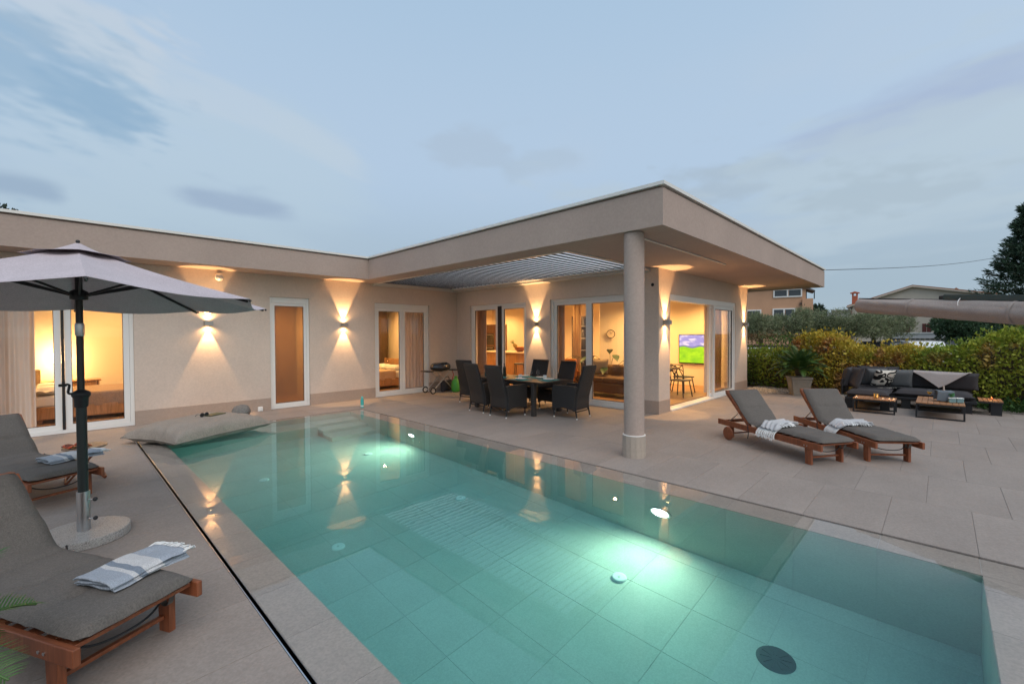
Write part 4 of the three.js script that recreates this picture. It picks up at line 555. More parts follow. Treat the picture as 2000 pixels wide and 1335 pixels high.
// ---------------------------------------------------------------- garden sofa with tables
{
  const g = thing('garden_sofa', 'charcoal L shaped garden sofa with black frame before the hedge', 'sofa', [0, 0, 0]); const bm = M.blackMetal, ch = M.charcoal;
  // long part along z, facing -x ; chaise part on the planter side
  const X0 = 13.15, X1 = 14.05, Z0 = -1.55, Z1 = 0.55;
  mesh('base_frame', [rbox(X1 - X0, 0.06, Z1 - Z0, (X0 + X1) / 2, 0.23, (Z0 + Z1) / 2, 0.01)], bm, g);
  mesh('chaise_frame', rbox(0.72, 0.06, 0.76, 12.785, 0.229, -1.17, 0.01), bm, g);
  for (const [x, z] of [[13.2, -0.55], [13.2, 0.40], [14.0, 0.40], [14.0, -1.45], [12.50, -0.86], [12.50, -1.48], [13.1, -0.84]]) mesh('leg', rbox(0.05, 0.2, 0.16, x, 0.1, z, 0.005), bm, g);
  mesh('seat_cushion', cushionGeo(0.85, 0.16, 1.3, 0.16, 1).translate(13.58, 0.255, -0.12), ch, g); mesh('seat_cushion', cushionGeo(0.85, 0.16, 0.76, 0.16, 2).translate(13.58, 0.255, -1.16), ch, g); mesh('seat_cushion', cushionGeo(0.68, 0.16, 0.76, 0.16, 3).translate(12.80, 0.255, -1.17), ch, g);
  const back = (w, x, z, ty, h = 0.44) => mesh('back_cushion', cushionGeo(w, 0.18, h, 0.2, x + z).rotateX(-Math.PI / 2 + 0.22).rotateY(ty).translate(x, 0.39 + h / 2, z), ch, g);
  back(0.80, 13.93, -1.10, -Math.PI / 2, 0.48); back(0.68, 13.90, -0.32, -Math.PI / 2, 0.42); back(0.62, 13.90, 0.30, -Math.PI / 2, 0.40); back(0.74, 13.3, -1.52, 0, 0.46);
  mesh('back_frame', [rbox(0.03, 0.36, 2.0, 14.06, 0.44, -0.5, 0.01)], bm, g); mesh('back_frame', [rbox(0.9, 0.36, 0.03, 13.3, 0.44, -1.66, 0.01)], bm, g);
  // slatted teak end table
  for (let k = 0; k < 5; k++) mesh('end_table_slat', rbox(0.60, 0.022, 0.062, 13.48, 0.29, 0.60 + k * 0.07, 0.003, 1), M.teakPale, g); mesh('end_table_frame', rbox(0.60, 0.03, 0.35, 13.48, 0.262, 0.74, 0.004), bm, g); mesh('leg', rbox(0.05, 0.25, 0.16, 13.26, 0.125, 0.82, 0.005), bm, g); mesh('leg', rbox(0.05, 0.25, 0.16, 13.72, 0.125, 0.82, 0.005), bm, g);
  const pil = (label, x, y, z, ry, m, s = 0.44, tilt = 0.35) => { const o = thing('pillow', label, 'pillow', [x, y, z], ry); const q = mesh('cover', cushionGeo(s, 0.15, s, 0.5, x * 3).rotateX(-Math.PI / 2 + tilt).translate(0, s * 0.47, 0), m, o); mesh('seam', tube([[-s / 2, 0, 0], [0, 0, 0.0], [s / 2, 0, 0]].map(([a, b, c]) => [a * 0.9, b + 0.03, c + s * 0.16]), 0.004, 8, 4), m, o); return o; };
  const striped = mat([0.10, 0.095, 0.10], 0.95, { map: stripe([[0, [0.8, 0.8, 0.8]], [0.80, [1.9, 1.9, 1.9]], [0.85, [0.8, 0.8, 0.8]], [0.89, [1.9, 1.9, 1.9]], [0.93, [0.8, 0.8, 0.8]]].map(([a, b]) => [a, b.map((v) => v * 0.5)])) });
  const patt = mat([0.72, 0.70, 0.66], 0.95, { map: tex(256, (u, v) => { const n = Math.sin(fbm(u * 3, v * 3, 2, 3, 431) * 26); return n > 0.15 ? [0.95, 0.94, 0.92] : [0.12, 0.12, 0.13]; }, true, 2) });
  pil('round charcoal pillow with pale stripes at the sofa corner end', 13.02, 0.40, -1.36, 0.5, M.charcoal, 0.5, 0.3); pil('dark grey pillow behind the black and white one', 13.55, 0.40, -1.10, -0.9, M.greyFabric, 0.46, 0.5); pil('black and white patterned pillow on the garden sofa', 13.36, 0.40, -0.92, -0.95, patt, 0.44, 0.55); pil('plain grey pillow beside patterned pillow on garden sofa', 13.72, 0.40, -0.66, -1.4, M.greyFabric, 0.44, 0.3);
  const th = thing('throw_blanket', 'pale grey throw draped over the garden sofa back', 'blanket', [13.86, 0.79, -0.02]); const pale = mat([0.46, 0.42, 0.42], 0.95, { map: fabricCol });
  mesh('throw', slab((u, v) => { const s = v * 2 - 1, z = s * 0.50, drop = u * (0.36 * (1 - Math.abs(s) * 0.95)); const over = Math.min(drop, 0.05); return V(0.12 - over * 3.2 - Math.max(0, drop - 0.05) * 0.28 - 0.02, 0.02 + 0.02 * Math.sin(v * 8) * u - Math.max(0, drop - 0.03) - 0.02 * v, z + 0.02 * Math.sin(u * 6)); }, 16, 28, () => 0.012), pale, th);
  // tables
  const makeTable = (name, label, x, z, w, d, h, n) => { const t = thing(name, label, 'table', [x, 0, z], 0, 'teak topped black framed tables'); for (let k = 0; k < n; k++) mesh('top_slat', rbox(d, 0.022, w / n - 0.005, 0, h - 0.011, -w / 2 + (k + 0.5) * w / n, 0.003, 1), M.teakPale, t); const f = 0.028; for (const s of [-1, 1]) { mesh('frame', [rbox(f, h - 0.023, f, s * (d / 2 - f / 2), (h - 0.023) / 2, -w / 2 + f / 2, 0.003, 1), rbox(f, h - 0.023, f, s * (d / 2 - f / 2), (h - 0.023) / 2, w / 2 - f / 2, 0.003, 1), rbox(f, f, w - 2 * f, s * (d / 2 - f / 2), f / 2, 0, 0.003, 1), rbox(f, f, w - 2 * f, s * (d / 2 - f / 2), h - 0.023 - f / 2, 0, 0.003, 1)], bm, t); } for (const s of [-1, 1]) mesh('side_rail', rbox(d - 2 * f, f, f, 0, h - 0.023 - f / 2, s * (w / 2 - f / 2), 0.003, 1), bm, t); return t; };
  makeTable('low_table', 'low teak table with candles in front of sofa chaise', 12.22, -1.01, 0.70, 0.52, 0.30, 8);
  makeTable('coffee_table', 'low teak coffee table with ice bucket and jars', 12.52, -0.003, 0.70, 1.14, 0.31, 8);
  // candles on the low table
  const brass = mat([0.55, 0.40, 0.18], 0.3, { metalness: 0.9 }); const cj = thing('candle_holder', 'brass candle holder on the low teak table', 'candle holder', [12.15, 0.302, -0.98]); mesh('cup', lathe([[0.0001, 0], [0.04, 0], [0.045, 0.01], [0.045, 0.10], [0.042, 0.10], [0.04, 0.012]], 20), brass, cj); mesh('ring', lathe([[0.046, 0.045], [0.049, 0.05], [0.046, 0.055]], 20), brass, cj);
  for (const [x, z, l] of [[12.02, -1.30, 'tealight at the planter end of the low teak table'], [12.02, -0.86, 'tealight beside the brass candle holder'], [12.04, -0.76, 'tealight second from the brass candle holder'], [12.05, -0.69, 'tealight at the coffee table end of low teak table']]) { const c = thing('tealight', l, 'candle', [x, 0.302, z], 0, 'tealights on the low table'); mesh('cup', lathe([[0.0001, 0], [0.02, 0], [0.021, 0.016], [0.0001, 0.015]], 14), M.alu, c); mesh('flame', lathe([[0.0001, 0.018], [0.005, 0.024], [0.004, 0.032], [0.0001, 0.042]], 8), new THREE.MeshStandardMaterial({ color: 0x000000, emissive: rgb(1, 0.45, 0.12), emissiveIntensity: 2 }), c); const pl = new THREE.PointLight(rgb(1, 0.5, 0.18), 0.015); pl.position.set(0, 0.03, 0); pl.shadow.radius = 0.3; pl.castShadow = true; c.add(pl); }
  const et = thing('candle', 'burning candle on the slatted sofa end table', 'candle', [13.42, 0.303, 0.76]); mesh('wax', cyl(0.025, 0.025, 0.03, 0, 0.015, 0, 14), mat([0.5, 0.15, 0.06], 0.6), et); mesh('flame', lathe([[0.0001, 0.031], [0.008, 0.04], [0.006, 0.052], [0.0001, 0.07]], 10), new THREE.MeshStandardMaterial({ color: 0x000000, emissive: rgb(1, 0.32, 0.08), emissiveIntensity: 2 }), et); { const pl = new THREE.PointLight(rgb(1, 0.45, 0.15), 0.05); pl.position.set(0, 0.06, 0); pl.shadow.radius = 0.5; pl.castShadow = true; et.add(pl); }
  // on the coffee table
  const wg = mesh('wine_glass', lathe([[0.0001, 0], [0.036, 0], [0.036, 0.002], [0.005, 0.006], [0.004, 0.09], [0.014, 0.10], [0.042, 0.135], [0.046, 0.17], [0.036, 0.215]], 22), M.glassware); tag(wg, 'stemmed glass of white wine on teak coffee table', 'wine glass'); wg.position.set(12.62, 0.312, -0.16);
  { const w = mesh('wine', lathe([[0.0001, 0.102], [0.013, 0.104], [0.039, 0.136], [0.042, 0.158], [0.0001, 0.158]], 20), mat([0.75, 0.55, 0.12], 0.05, { transmission: 0.8, thickness: 0 }), wg); }
  const ib = thing('ice_bucket', 'grey cloth covered ice bucket on teak coffee table', 'bucket', [12.42, 0.312, 0.06], 0.2); mesh('bucket', lathe([[0.0001, 0], [0.085, 0], [0.1, 0.01], [0.115, 0.20], [0.11, 0.20], [0.09, 0.02]], 24), M.steel, ib); const cl = mat([0.17, 0.21, 0.25], 0.95, { map: fabricCol }); mesh('cloth', slab((u, v) => { const s = (u * 2 - 1), x = clamp(s * 0.36, -0.125, 0.125), y = 0.212 - Math.max(0, Math.abs(s * 0.36) - 0.125) * 0.82 + 0.006 * Math.sin(v * 14); return V(x * (1 + 0.12 * (0.212 - y) / 0.2), y, (v - 0.5) * (0.22 + 0.06 * Math.abs(s))); }, 26, 12, () => 0.005), cl, ib); const bo = mesh('bottle', lathe([[0.0001, 0.03], [0.036, 0.03], [0.036, 0.19], [0.014, 0.24], [0.014, 0.31], [0.0001, 0.312]], 16).translate(0.0, 0, 0.0).rotateZ(-0.18), mat([0.35, 0.28, 0.24], 0.2), ib);
  const jar = (x, z, label) => { const j = thing('glass_jar', label, 'jar', [x, 0.312, z], 0.2, 'striped jars on the coffee table'); mesh('jar', rbox(0.105, 0.085, 0.105, 0, 0.043, 0, 0.012), mat([0.30, 0.45, 0.47], 0.3, { map: stripe([[0, [0.9, 0.95, 0.95]], [0.2, [0.4, 0.6, 0.62]], [0.4, [0.9, 0.95, 0.95]], [0.6, [0.4, 0.6, 0.62]], [0.8, [0.9, 0.95, 0.95]]]) }), j); mesh('rim', rbox(0.11, 0.012, 0.11, 0, 0.091, 0, 0.005), M.white, j); return j; };
  jar(12.28, 0.165, 'blue striped jar with green herb beside the ice bucket'); jar(12.34, 0.275, 'blue striped jar with wooden lid on the coffee table');
  const herb = thing('herb_sprig', 'green herb sprigs standing in a striped jar', 'herb', [12.28, 0.40, 0.165]); const hl = []; for (let k = 0; k < 26; k++) { const a = rr(0, 6.28), r = rr(0.005, 0.04), h = rr(0.03, 0.1); const l = new THREE.PlaneGeometry(0.03, 0.018).rotateX(rr(-1, 1)).rotateY(a).translate(Math.cos(a) * r, h, Math.sin(a) * r); hl.push(l); } for (let k = 0; k < 6; k++) hl.push(rod([0, 0, 0], [rr(-0.03, 0.03), 0.09, rr(-0.03, 0.03)], 0.002, 5)); mesh('leaves', hl, mat([0.05, 0.20, 0.06], 0.7, { side: THREE.DoubleSide }), herb).userData.kind = 'stuff';
}
// ---------------------------------------------------------------- plants
const at = (px, py, D) => camera.position.clone().addScaledVector(camFwd, D).addScaledVector(camRight, (px - 1000) / 861.2 * D).addScaledVector(camUp, (667.5 - py) / 861.2 * D);
const leafGeo = (() => { const g = new THREE.BufferGeometry(); g.setAttribute('position', new THREE.Float32BufferAttribute([0, 0, 0, -0.26, 0.45, 0.07, 0.26, 0.45, 0.07, 0, 1, -0.04], 3)); g.setIndex([0, 2, 1, 1, 2, 3]); g.computeVertexNormals(); return g; })();
const thinLeaf = (() => { const g = new THREE.BufferGeometry(); g.setAttribute('position', new THREE.Float32BufferAttribute([0, 0, 0, -0.11, 0.45, 0.03, 0.11, 0.45, 0.03, 0, 1, -0.04], 3)); g.setIndex([0, 2, 1, 1, 2, 3]); g.computeVertexNormals(); return g; })();
const leafMat = mat([1, 1, 1], 0.75, { transmission: 0.3, thickness: 0, side: THREE.DoubleSide, specularIntensity: 0.4 });
function leaves(name, parent, n, sample, geo = leafGeo) { // sample() -> {p, d (outward), s, c}
  const im = new THREE.InstancedMesh(geo, leafMat, n), m = new THREE.Matrix4(), q = new THREE.Quaternion(), up = V(0, 1, 0), col = new THREE.Color();
  for (let i = 0; i < n; i++) { const { p, d, s, c } = sample(i); const dir = d.clone().add(V(rr(-0.9, 0.9), rr(-0.7, 0.9), rr(-0.9, 0.9))).normalize(); q.setFromUnitVectors(up, dir).multiply(new THREE.Quaternion().setFromAxisAngle(up, rr(0, 6.28))); m.compose(p, q, V(s, s, s)); im.setMatrixAt(i, m); im.setColorAt(i, col.setRGB(c[0], c[1], c[2])); }
  im.name = name; im.castShadow = im.receiveShadow = true; im.userData.kind = 'stuff'; parent.add(im); return im;
}
const mixc = (a, b, t) => a.map((v, i) => lerp(v, b[i], t)), jit = (c, k) => { const f = 1 + rr(-k, k); return c.map((v) => v * f * (1 + rr(-0.08, 0.08))); };
const twig = mat([0.10, 0.075, 0.05], 0.95);
function hedge(name, label, path, thick, hFn, n, size, pal) {
  const g = thing(name, label, 'hedge', [0, 0, 0], 0, 'garden hedges'); const c = new THREE.CatmullRomCurve3(path.map(([x, z]) => V(x, 0, z)), false, 'catmullrom', 0.3), L = c.getLength();
  const surf = (t, a, depth) => { // a: 0 front foot .. 1 over the top to the rear
    const p = c.getPointAt(t), tg = c.getTangentAt(t), nx = V(tg.z, 0, -tg.x); if (nx.x > 0) nx.negate(); const h = hFn(t * L) * (1 + 0.12 * (fbm(t * L * 1.6, 3, 3, 0, 511) - 0.5)), w = thick / 2 * (1 + 0.25 * (fbm(t * L * 1.3, a * 4, 3, 0, 515) - 0.5)); let o, y, d;
    if (a < 0.6) { y = a / 0.6 * (h - 0.12); o = w * (0.86 + 0.14 * Math.sin(Math.PI * a / 0.6)); d = nx.clone().add(V(0, 0.4, 0)); } else { const k = (a - 0.6) / 0.4; y = h - 0.12 * Math.pow(Math.abs(2 * k - 1), 3); o = w * (1 - 2 * k); d = V(0, 1, 0).addScaledVector(nx, 0.6 * (1 - 2 * k)); }
    d.normalize(); p.addScaledVector(nx, o); p.y = y; p.addScaledVector(d, -depth); return { p, d };
  };
  leaves('foliage', g, n, () => { const t = rnd(), a = Math.pow(rnd(), 0.9), dep = Math.pow(rnd(), 2) * 0.35 - 0.06 * rnd() - (rnd() < 0.09 ? rr(0.05, 0.24) : 0); const q = surf(t, a, dep); const patch = fbm(q.p.z * 1.5 + 57, q.p.y * 1.9 + q.p.x + 33, 4, 0, 521), blush = fbm(q.p.z * 2.6 + 83, q.p.y * 3 + 39, 3, 0, 531), col = pal(patch, blush); return { p: q.p, d: q.d, s: size * rr(0.6, 1.25), c: jit(col, 0.28) }; });
  const st = []; for (let k = 0; k < L * 5; k++) { const t = rnd(), p = c.getPointAt(t), h = hFn(t * L) * rr(0.6, 0.95); p.x += rr(-0.25, 0.25); st.push(tube([[p.x, 0, p.z], [p.x + rr(-0.08, 0.08), h * 0.5, p.z + rr(-0.1, 0.1)], [p.x + rr(-0.2, 0.2), h, p.z + rr(-0.2, 0.2)]], 0.012, 5, 4)); }
  mesh('stems', st, twig, g).userData.kind = 'stuff';
  const core = slab((u, v) => { const p = c.getPointAt(v), tg = c.getTangentAt(clamp(v, 0.001, 0.999)), nx = V(tg.z, 0, -tg.x); const h = hFn(v * L) * 0.78, aa = u * 2 - 1; p.addScaledVector(nx, aa * thick * 0.24); p.y = 0.05 + (h - 0.05) * (1 - Math.pow(Math.abs(aa), 4)); return p; }, 8, 24, () => 0.02); mesh('added_dark_core', core, twig, g); return g;  // solid core added as a stand-in, keeps the hedge interior dark behind the leaves
}
const GREEN = [0.16, 0.24, 0.04], YEL = [0.50, 0.40, 0.06], RUST = [0.46, 0.22, 0.11], DEEP = [0.09, 0.16, 0.035], LIME = [0.37, 0.42, 0.06];
hedge('low_hedge', 'low green hedge beyond the gravel beside the end pier', [[17.4, -8.5], [16.45, -4.6], [15.75, -2.9]], 0.95, (s) => 1.10, 8000, 0.105, (patch) => mixc(GREEN, LIME, sstep(0.3, 0.6, patch)));
hedge('golden_hedge', 'tall hedge with golden and rust red leaves behind cycad', [[15.75, -3.1], [15.45, -1.5], [15.3, -0.3]], 1.1, (s) => 1.60 - 0.34 * sstep(1.0, 1.6, s), 10000, 0.10, (patch, blush) => mixc(mixc(GREEN, YEL, sstep(0.22, 0.48, patch)), RUST, 0.7 * sstep(0.50, 0.66, blush)));
hedge('yellow_green_hedge', 'yellow green hedge behind the garden sofa', [[15.3, -0.4], [15.0, 0.8], [14.75, 1.9], [14.6, 3.4]], 1.1, (s) => 1.24 + 0.52 * sstep(0.5, 1.7, s), 12500, 0.10, (patch, blush) => mixc(mixc(GREEN, LIME, sstep(0.2, 0.5, patch)), RUST, 0.55 * sstep(0.58, 0.72, blush)));
const redHedge = hedge('dark_red_hedge', 'dark reddish hedge row further behind under the olive trees', [[27, -12], [26.2, -8.4], [26.0, -5.2]], 1.4, (s) => 1.85, 6000, 0.12, (patch) => mixc(DEEP, [0.17, 0.08, 0.045], 0.8 * sstep(0.4, 0.65, patch)));
redHedge.position.y = GY;
{ // low plants by the terrace end
  const g = thing('ground_cover', 'low green shrub at the terrace edge beside sofa end table', 'shrub', [14.25, 0, 1.32]); leaves('foliage', g, 900, () => { const a = rr(0, 6.28), r = Math.sqrt(rnd()) * 0.5; return { p: V(Math.cos(a) * r, rr(0.02, 0.28) * (1 - r), Math.sin(a) * r * 1.5), d: V(Math.cos(a), 1, Math.sin(a)).normalize(), s: rr(0.06, 0.12), c: jit([0.05, 0.12, 0.03], 0.3) }; }); mesh('stems', [rod([0, 0, 0], [0.1, 0.2, 0.1], 0.01, 5), rod([0, 0, 0.2], [-0.1, 0.2, 0.3], 0.01, 5)], twig, g);
}
{ // gravel strip
  const gr = sheet([[13.75, -4.245], [13.95, -3.4], [14.2, -2.55], [14.75, -1.75], [15.2, -1.6], [16.4, -2.2], [17.2, -4.245]], [], 0.004); struct('gravel_strip', gr, mat([0.36, 0.34, 0.31], 0.95, { map: graniteCol }));
  const im = new THREE.InstancedMesh(new THREE.IcosahedronGeometry(1, 0), mat([1, 1, 1], 0.9), 2600), m = new THREE.Matrix4(), q = new THREE.Quaternion(); for (let i = 0; i < 2600; i++) { const z = rr(-4.2, -1.8), x = 13.75 + Math.max(0, (z + 4.245)) * 0.33 + Math.pow(rnd(), 1.4) * 1.5 + 0.05, s = rr(0.008, 0.02); q.setFromEuler(new THREE.Euler(rr(0, 6), rr(0, 6), rr(0, 6))); m.compose(V(x, 0.008, z), q, V(s, s * 0.7, s)); im.setMatrixAt(i, m); const c = rr(0.22, 0.5); im.setColorAt(i, rgb(c, c * 0.96, c * 0.9)); } im.name = 'gravel'; im.userData = { kind: 'stuff', label: 'loose pale gravel between terrace and hedge', category: 'gravel' }; im.castShadow = true; scene.add(im);
}
// cycad fronds
function frondGeo(L, droop, n = 58, wd = 0.15) { // one feather leaf from the origin, rising and arching along +z
  const rach = [], gs = []; for (let i = 0; i <= 10; i++) { const t = i / 10; rach.push(V(0, L * (0.62 * t - droop * t * t), L * (0.9 * t - 0.12 * t * t))); } const c = new THREE.CatmullRomCurve3(rach);
  gs.push(new THREE.TubeGeometry(c, 12, 0.006, 4, false)); const P = [];
  for (let i = 0; i < n; i++) { const t = 0.10 + 0.89 * i / n, p = c.getPoint(t), tg = c.getTangent(t), k = wd * Math.pow(Math.sin(Math.PI * clamp(0.12 + t * 0.86, 0, 1)), 0.6); for (const s of [-1, 1]) { const side = V(s, 0, 0), nrm = V(0, tg.z, -tg.y), tip = p.clone().addScaledVector(side, k * 0.82).addScaledVector(tg, k * 0.55).addScaledVector(nrm, k * 0.22 - 0.12 * k * rnd()), a = p.clone().addScaledVector(tg, 0.004), b = p.clone().addScaledVector(tg, -0.004), mid = p.clone().lerp(tip, 0.5).addScaledVector(nrm, k * 0.06); const ma = mid.clone().addScaledVector(tg, 0.0035), mb = mid.clone().addScaledVector(tg, -0.0035); for (const v of [b, a, mb, a, ma, mb, mb, ma, tip]) P.push(v.x, v.y, v.z); } }
  const g = new THREE.BufferGeometry(); g.setAttribute('position', new THREE.Float32BufferAttribute(P, 3)); g.computeVertexNormals(); g.setAttribute('uv', new THREE.Float32BufferAttribute(new Float32Array(P.length / 3 * 2), 2)); gs.push(g); return mergeGeometries(gs.map((q) => { const r = q.index ? q.toNonIndexed() : q; return r; }));
}
const frondMats = [0, 1, 2].map((i) => mat([0.035 + 0.014 * i, 0.095 + 0.022 * i, 0.022], 0.5, { side: THREE.DoubleSide }));
function cycad(name, label, p, fl, n, nl = 58, wd = 0.15, sc = 1) {
  const g = thing(name, label, 'plant', p); const fg = [frondGeo(fl, 0.42, nl, wd), frondGeo(fl * 0.95, 0.58, nl, wd), frondGeo(fl * 0.9, 0.25, nl, wd)];
  for (let k = 0; k < n; k++) { const f = mesh('frond', fg[k % 3], frondMats[Math.floor(rnd() * 3)], g); const inner = k / n; f.rotation.order = 'YXZ'; f.rotation.y = k * 2.399 + rr(-0.2, 0.2); f.rotation.x = lerp(0.5, -0.75, Math.pow(inner, 0.8)) + rr(-0.14, 0.14); const s = rr(0.85, 1.08) * sc; f.scale.set(s, s, s); f.position.y = 0.02; }
  const tr = lathe([[0.0001, -0.12], [0.09, -0.12], [0.11, -0.02], [0.09, 0.07], [0.0001, 0.11]], 18); mesh('trunk', muv(tr), mat([0.13, 0.09, 0.055], 0.95, { bumpMap: wickerBump, bumpScale: 0.02 }), g); return g;
}
{
  const potMat = mat([0.30, 0.27, 0.23], 0.9, { map: stuccoCol, bumpMap: stuccoBump, bumpScale: 0.01 });
  const g = thing('plant_pot', 'weathered square stone plant pot at the terrace edge', 'plant pot', [14.15, 0.006, -2.78], 0.5);
  const pr4 = (pts) => muv(toCreasedNormals(new THREE.LatheGeometry(pts.map(([a, b]) => new THREE.Vector2(a, b)), 4).rotateY(Math.PI / 4), 0.6)); mesh('body', pr4([[0.0001, 0], [0.25, 0], [0.34, 0.44], [0.36, 0.45], [0.36, 0.50], [0.33, 0.50], [0.31, 0.44], [0.0001, 0.44]]), potMat, g); mesh('soil', box(-0.2, 0.2, 0.441, 0.455, -0.2, 0.2), mat([0.05, 0.035, 0.025], 1), g); const pl = mesh('relief_panel', rbox(0.16, 0.14, 0.012, 0, 0.28, 0.212, 0.004), mat([0.22, 0.24, 0.23], 0.9, { map: stuccoCol }), g); pl.rotation.y = 0;
  cycad('cycad', 'dark green cycad palm growing in square stone pot', [14.15, 0.66, -2.78], 0.88, 64);
  const p2 = thing('plant_pot', 'round dark plant pot beside the striped blanket lounger', 'plant pot', [-0.52, 0, -2.66]); mesh('body', lathe([[0.0001, 0], [0.16, 0], [0.21, 0.30], [0.22, 0.31], [0.2, 0.31], [0.19, 0.28], [0.0001, 0.28]], 24), mat([0.08, 0.08, 0.085], 0.6), p2); mesh('soil', cyl(0.188, 0.188, 0.01, 0, 0.29, 0), mat([0.05, 0.035, 0.025], 1), p2);
  cycad('cycad', 'green cycad fronds reaching over lounger beside the umbrella', [-0.52, 0.47, -2.70], 0.58, 26, 30, 0.17);
}
// trees
function tree(name, label, cat, base, h, crown, n, size, pal, geo, blobs, group, trunkR = 0.12) { // crown: [cy, rx, ry]
  const g = thing(name, label, cat, [base.x, GY, base.z], 0, group), cy = crown[0] - GY, rx = crown[1], ry = crown[2];
  const bl = []; for (let k = 0; k < blobs; k++) { const a = rr(0, 6.28), e = rr(-0.7, 1), r = rr(0.35, 0.8); bl.push([V(Math.cos(a) * r * rx * Math.sqrt(1 - e * e * 0.6), cy + e * r * ry, Math.sin(a) * r * rx * Math.sqrt(1 - e * e * 0.6)), rr(0.32, 0.5) * Math.min(rx, ry * 1.3)]); }
  leaves('crown', g, n, () => { const [c, r] = bl[Math.floor(rnd() * blobs)]; const d = V(rr(-1, 1), rr(-1, 1), rr(-1, 1)).normalize(), k = Math.pow(rnd(), 0.35); const p = c.clone().addScaledVector(d, r * k * rr(0.85, 1.15)); return { p, d: d.clone().add(V(0, 0.3, 0)).normalize(), s: size * rr(0.6, 1.3), c: jit(pal(d, (p.y - cy) / ry), 0.25) }; }, geo);
  const tr = [muv(tube([[0, -0.1, 0], [0.06, h * 0.2, 0.03], [-0.04, cy - ry * 0.5, 0], [0.02, cy, 0.02]], trunkR, 12, 7))]; mesh('trunk', tr, twig, g); for (const [c] of bl.slice(0, 7)) mesh('limb', tube([[0, cy - ry * 0.6, 0], [c.x * 0.4, (cy - ry * 0.6 + c.y) / 2, c.z * 0.4], [c.x, c.y, c.z]], trunkR * 0.35, 8, 5), twig, g); return g;
}
const OLIVE = [0.26, 0.29, 0.17], OLD = [0.12, 0.15, 0.075];
[[1487, 27, 'olive tree beside the peach house, partly behind the end pier'], [1545, 27.5, 'olive tree standing before the peach house balcony'], [1603, 28, 'olive tree in the row between the peach house and white shed'], [1655, 27, 'olive tree in the row before the low white building'], [1707, 27.5, 'olive tree before the end of the cream gabled house'], [1738, 29, 'last olive tree in the row beside shuttered windows']].forEach(([px, D, label], i) => { const b = at(px, 660, D); tree('olive_tree', label, 'tree', b, 3, [2.15 + 0.1 * Math.sin(i * 3), 1.35, 0.95], 8000, 0.17, () => mixc(OLD, OLIVE, rr(0.45, 1)), thinLeaf, 16, 'olive trees beyond the hedge'); });
{ const b = at(1588, 640, 60); tree('background_tree', 'dark round tree behind the peach house', 'tree', b, 5, [3.8, 2.3, 1.8], 2600, 0.4, () => [0.03, 0.055, 0.03], leafGeo, 12); }
{ const b = at(1880, 650, 27); tree('broadleaf_shrub', 'dark green rounded shrub tree below the rolled awning', 'tree', b, 2.4, [1.75, 1.7, 0.95], 4200, 0.2, () => [0.045, 0.09, 0.042], leafGeo, 14); const b2 = at(1960, 650, 27); tree('broadleaf_shrub', 'dark green shrub tree at the foot of conifer', 'tree', b2, 2.4, [1.85, 1.9, 1.1], 4200, 0.2, () => [0.042, 0.085, 0.04], leafGeo, 14); }
{ const b = at(-15, 440, 19); tree('background_tree', 'tree whose leaf tips show above the villa roof', 'tree', V(b.x, 0, b.z), 7, [6.1, 1.3, 1.1], 900, 0.2, () => [0.03, 0.05, 0.035], leafGeo, 9); }
{ // conifer: whorls of drooping branches with needle sprays
  const b = at(2012, 650, 40), g = thing('conifer', 'tall dark blue green conifer rising behind the rolled awning', 'tree', [b.x, GY, b.z]); const Hc = 13.6; mesh('trunk', muv(cyl(0.05, 0.28, Hc, 0, Hc / 2, 0, 12)), twig, g);
  const br = []; for (let k = 0; k < 260; k++) { const y = lerp(1.2, Hc - 0.2, Math.pow(k / 260, 0.95)) + rr(-0.2, 0.2), a = rr(0, 6.283), L = (1 - y / Hc) * 5.2 * rr(0.6, 1.2) + 0.5; br.push([y, a, L]); }
  const bg = br.map(([y, a, L]) => tube([[0, y, 0], [Math.cos(a) * L * 0.5, y - 0.02 * L, Math.sin(a) * L * 0.5], [Math.cos(a) * L, y + 0.06 * L, Math.sin(a) * L]], 0.03, 5, 4)); mesh('branches', bg, twig, g).userData.kind = 'stuff';
  leaves('crown', g, 26000, () => { const [y, a, L] = br[Math.floor(Math.pow(rnd(), 0.85) * br.length)], t = Math.pow(rnd(), 0.6), sp = (1.05 - t) * 0.22 * L + 0.1, p = V(Math.cos(a) * L * t, y + 0.16 * L * (t * t) - 0.05 * L + rr(-0.3, 0.3), Math.sin(a) * L * t); p.x += -Math.sin(a) * rr(-sp, sp); p.z += Math.cos(a) * rr(-sp, sp); return { p, d: V(Math.cos(a), 0.35, Math.sin(a)), s: rr(0.25, 0.55), c: jit([0.05, 0.09, 0.055], 0.4) }; }, thinLeaf);
}
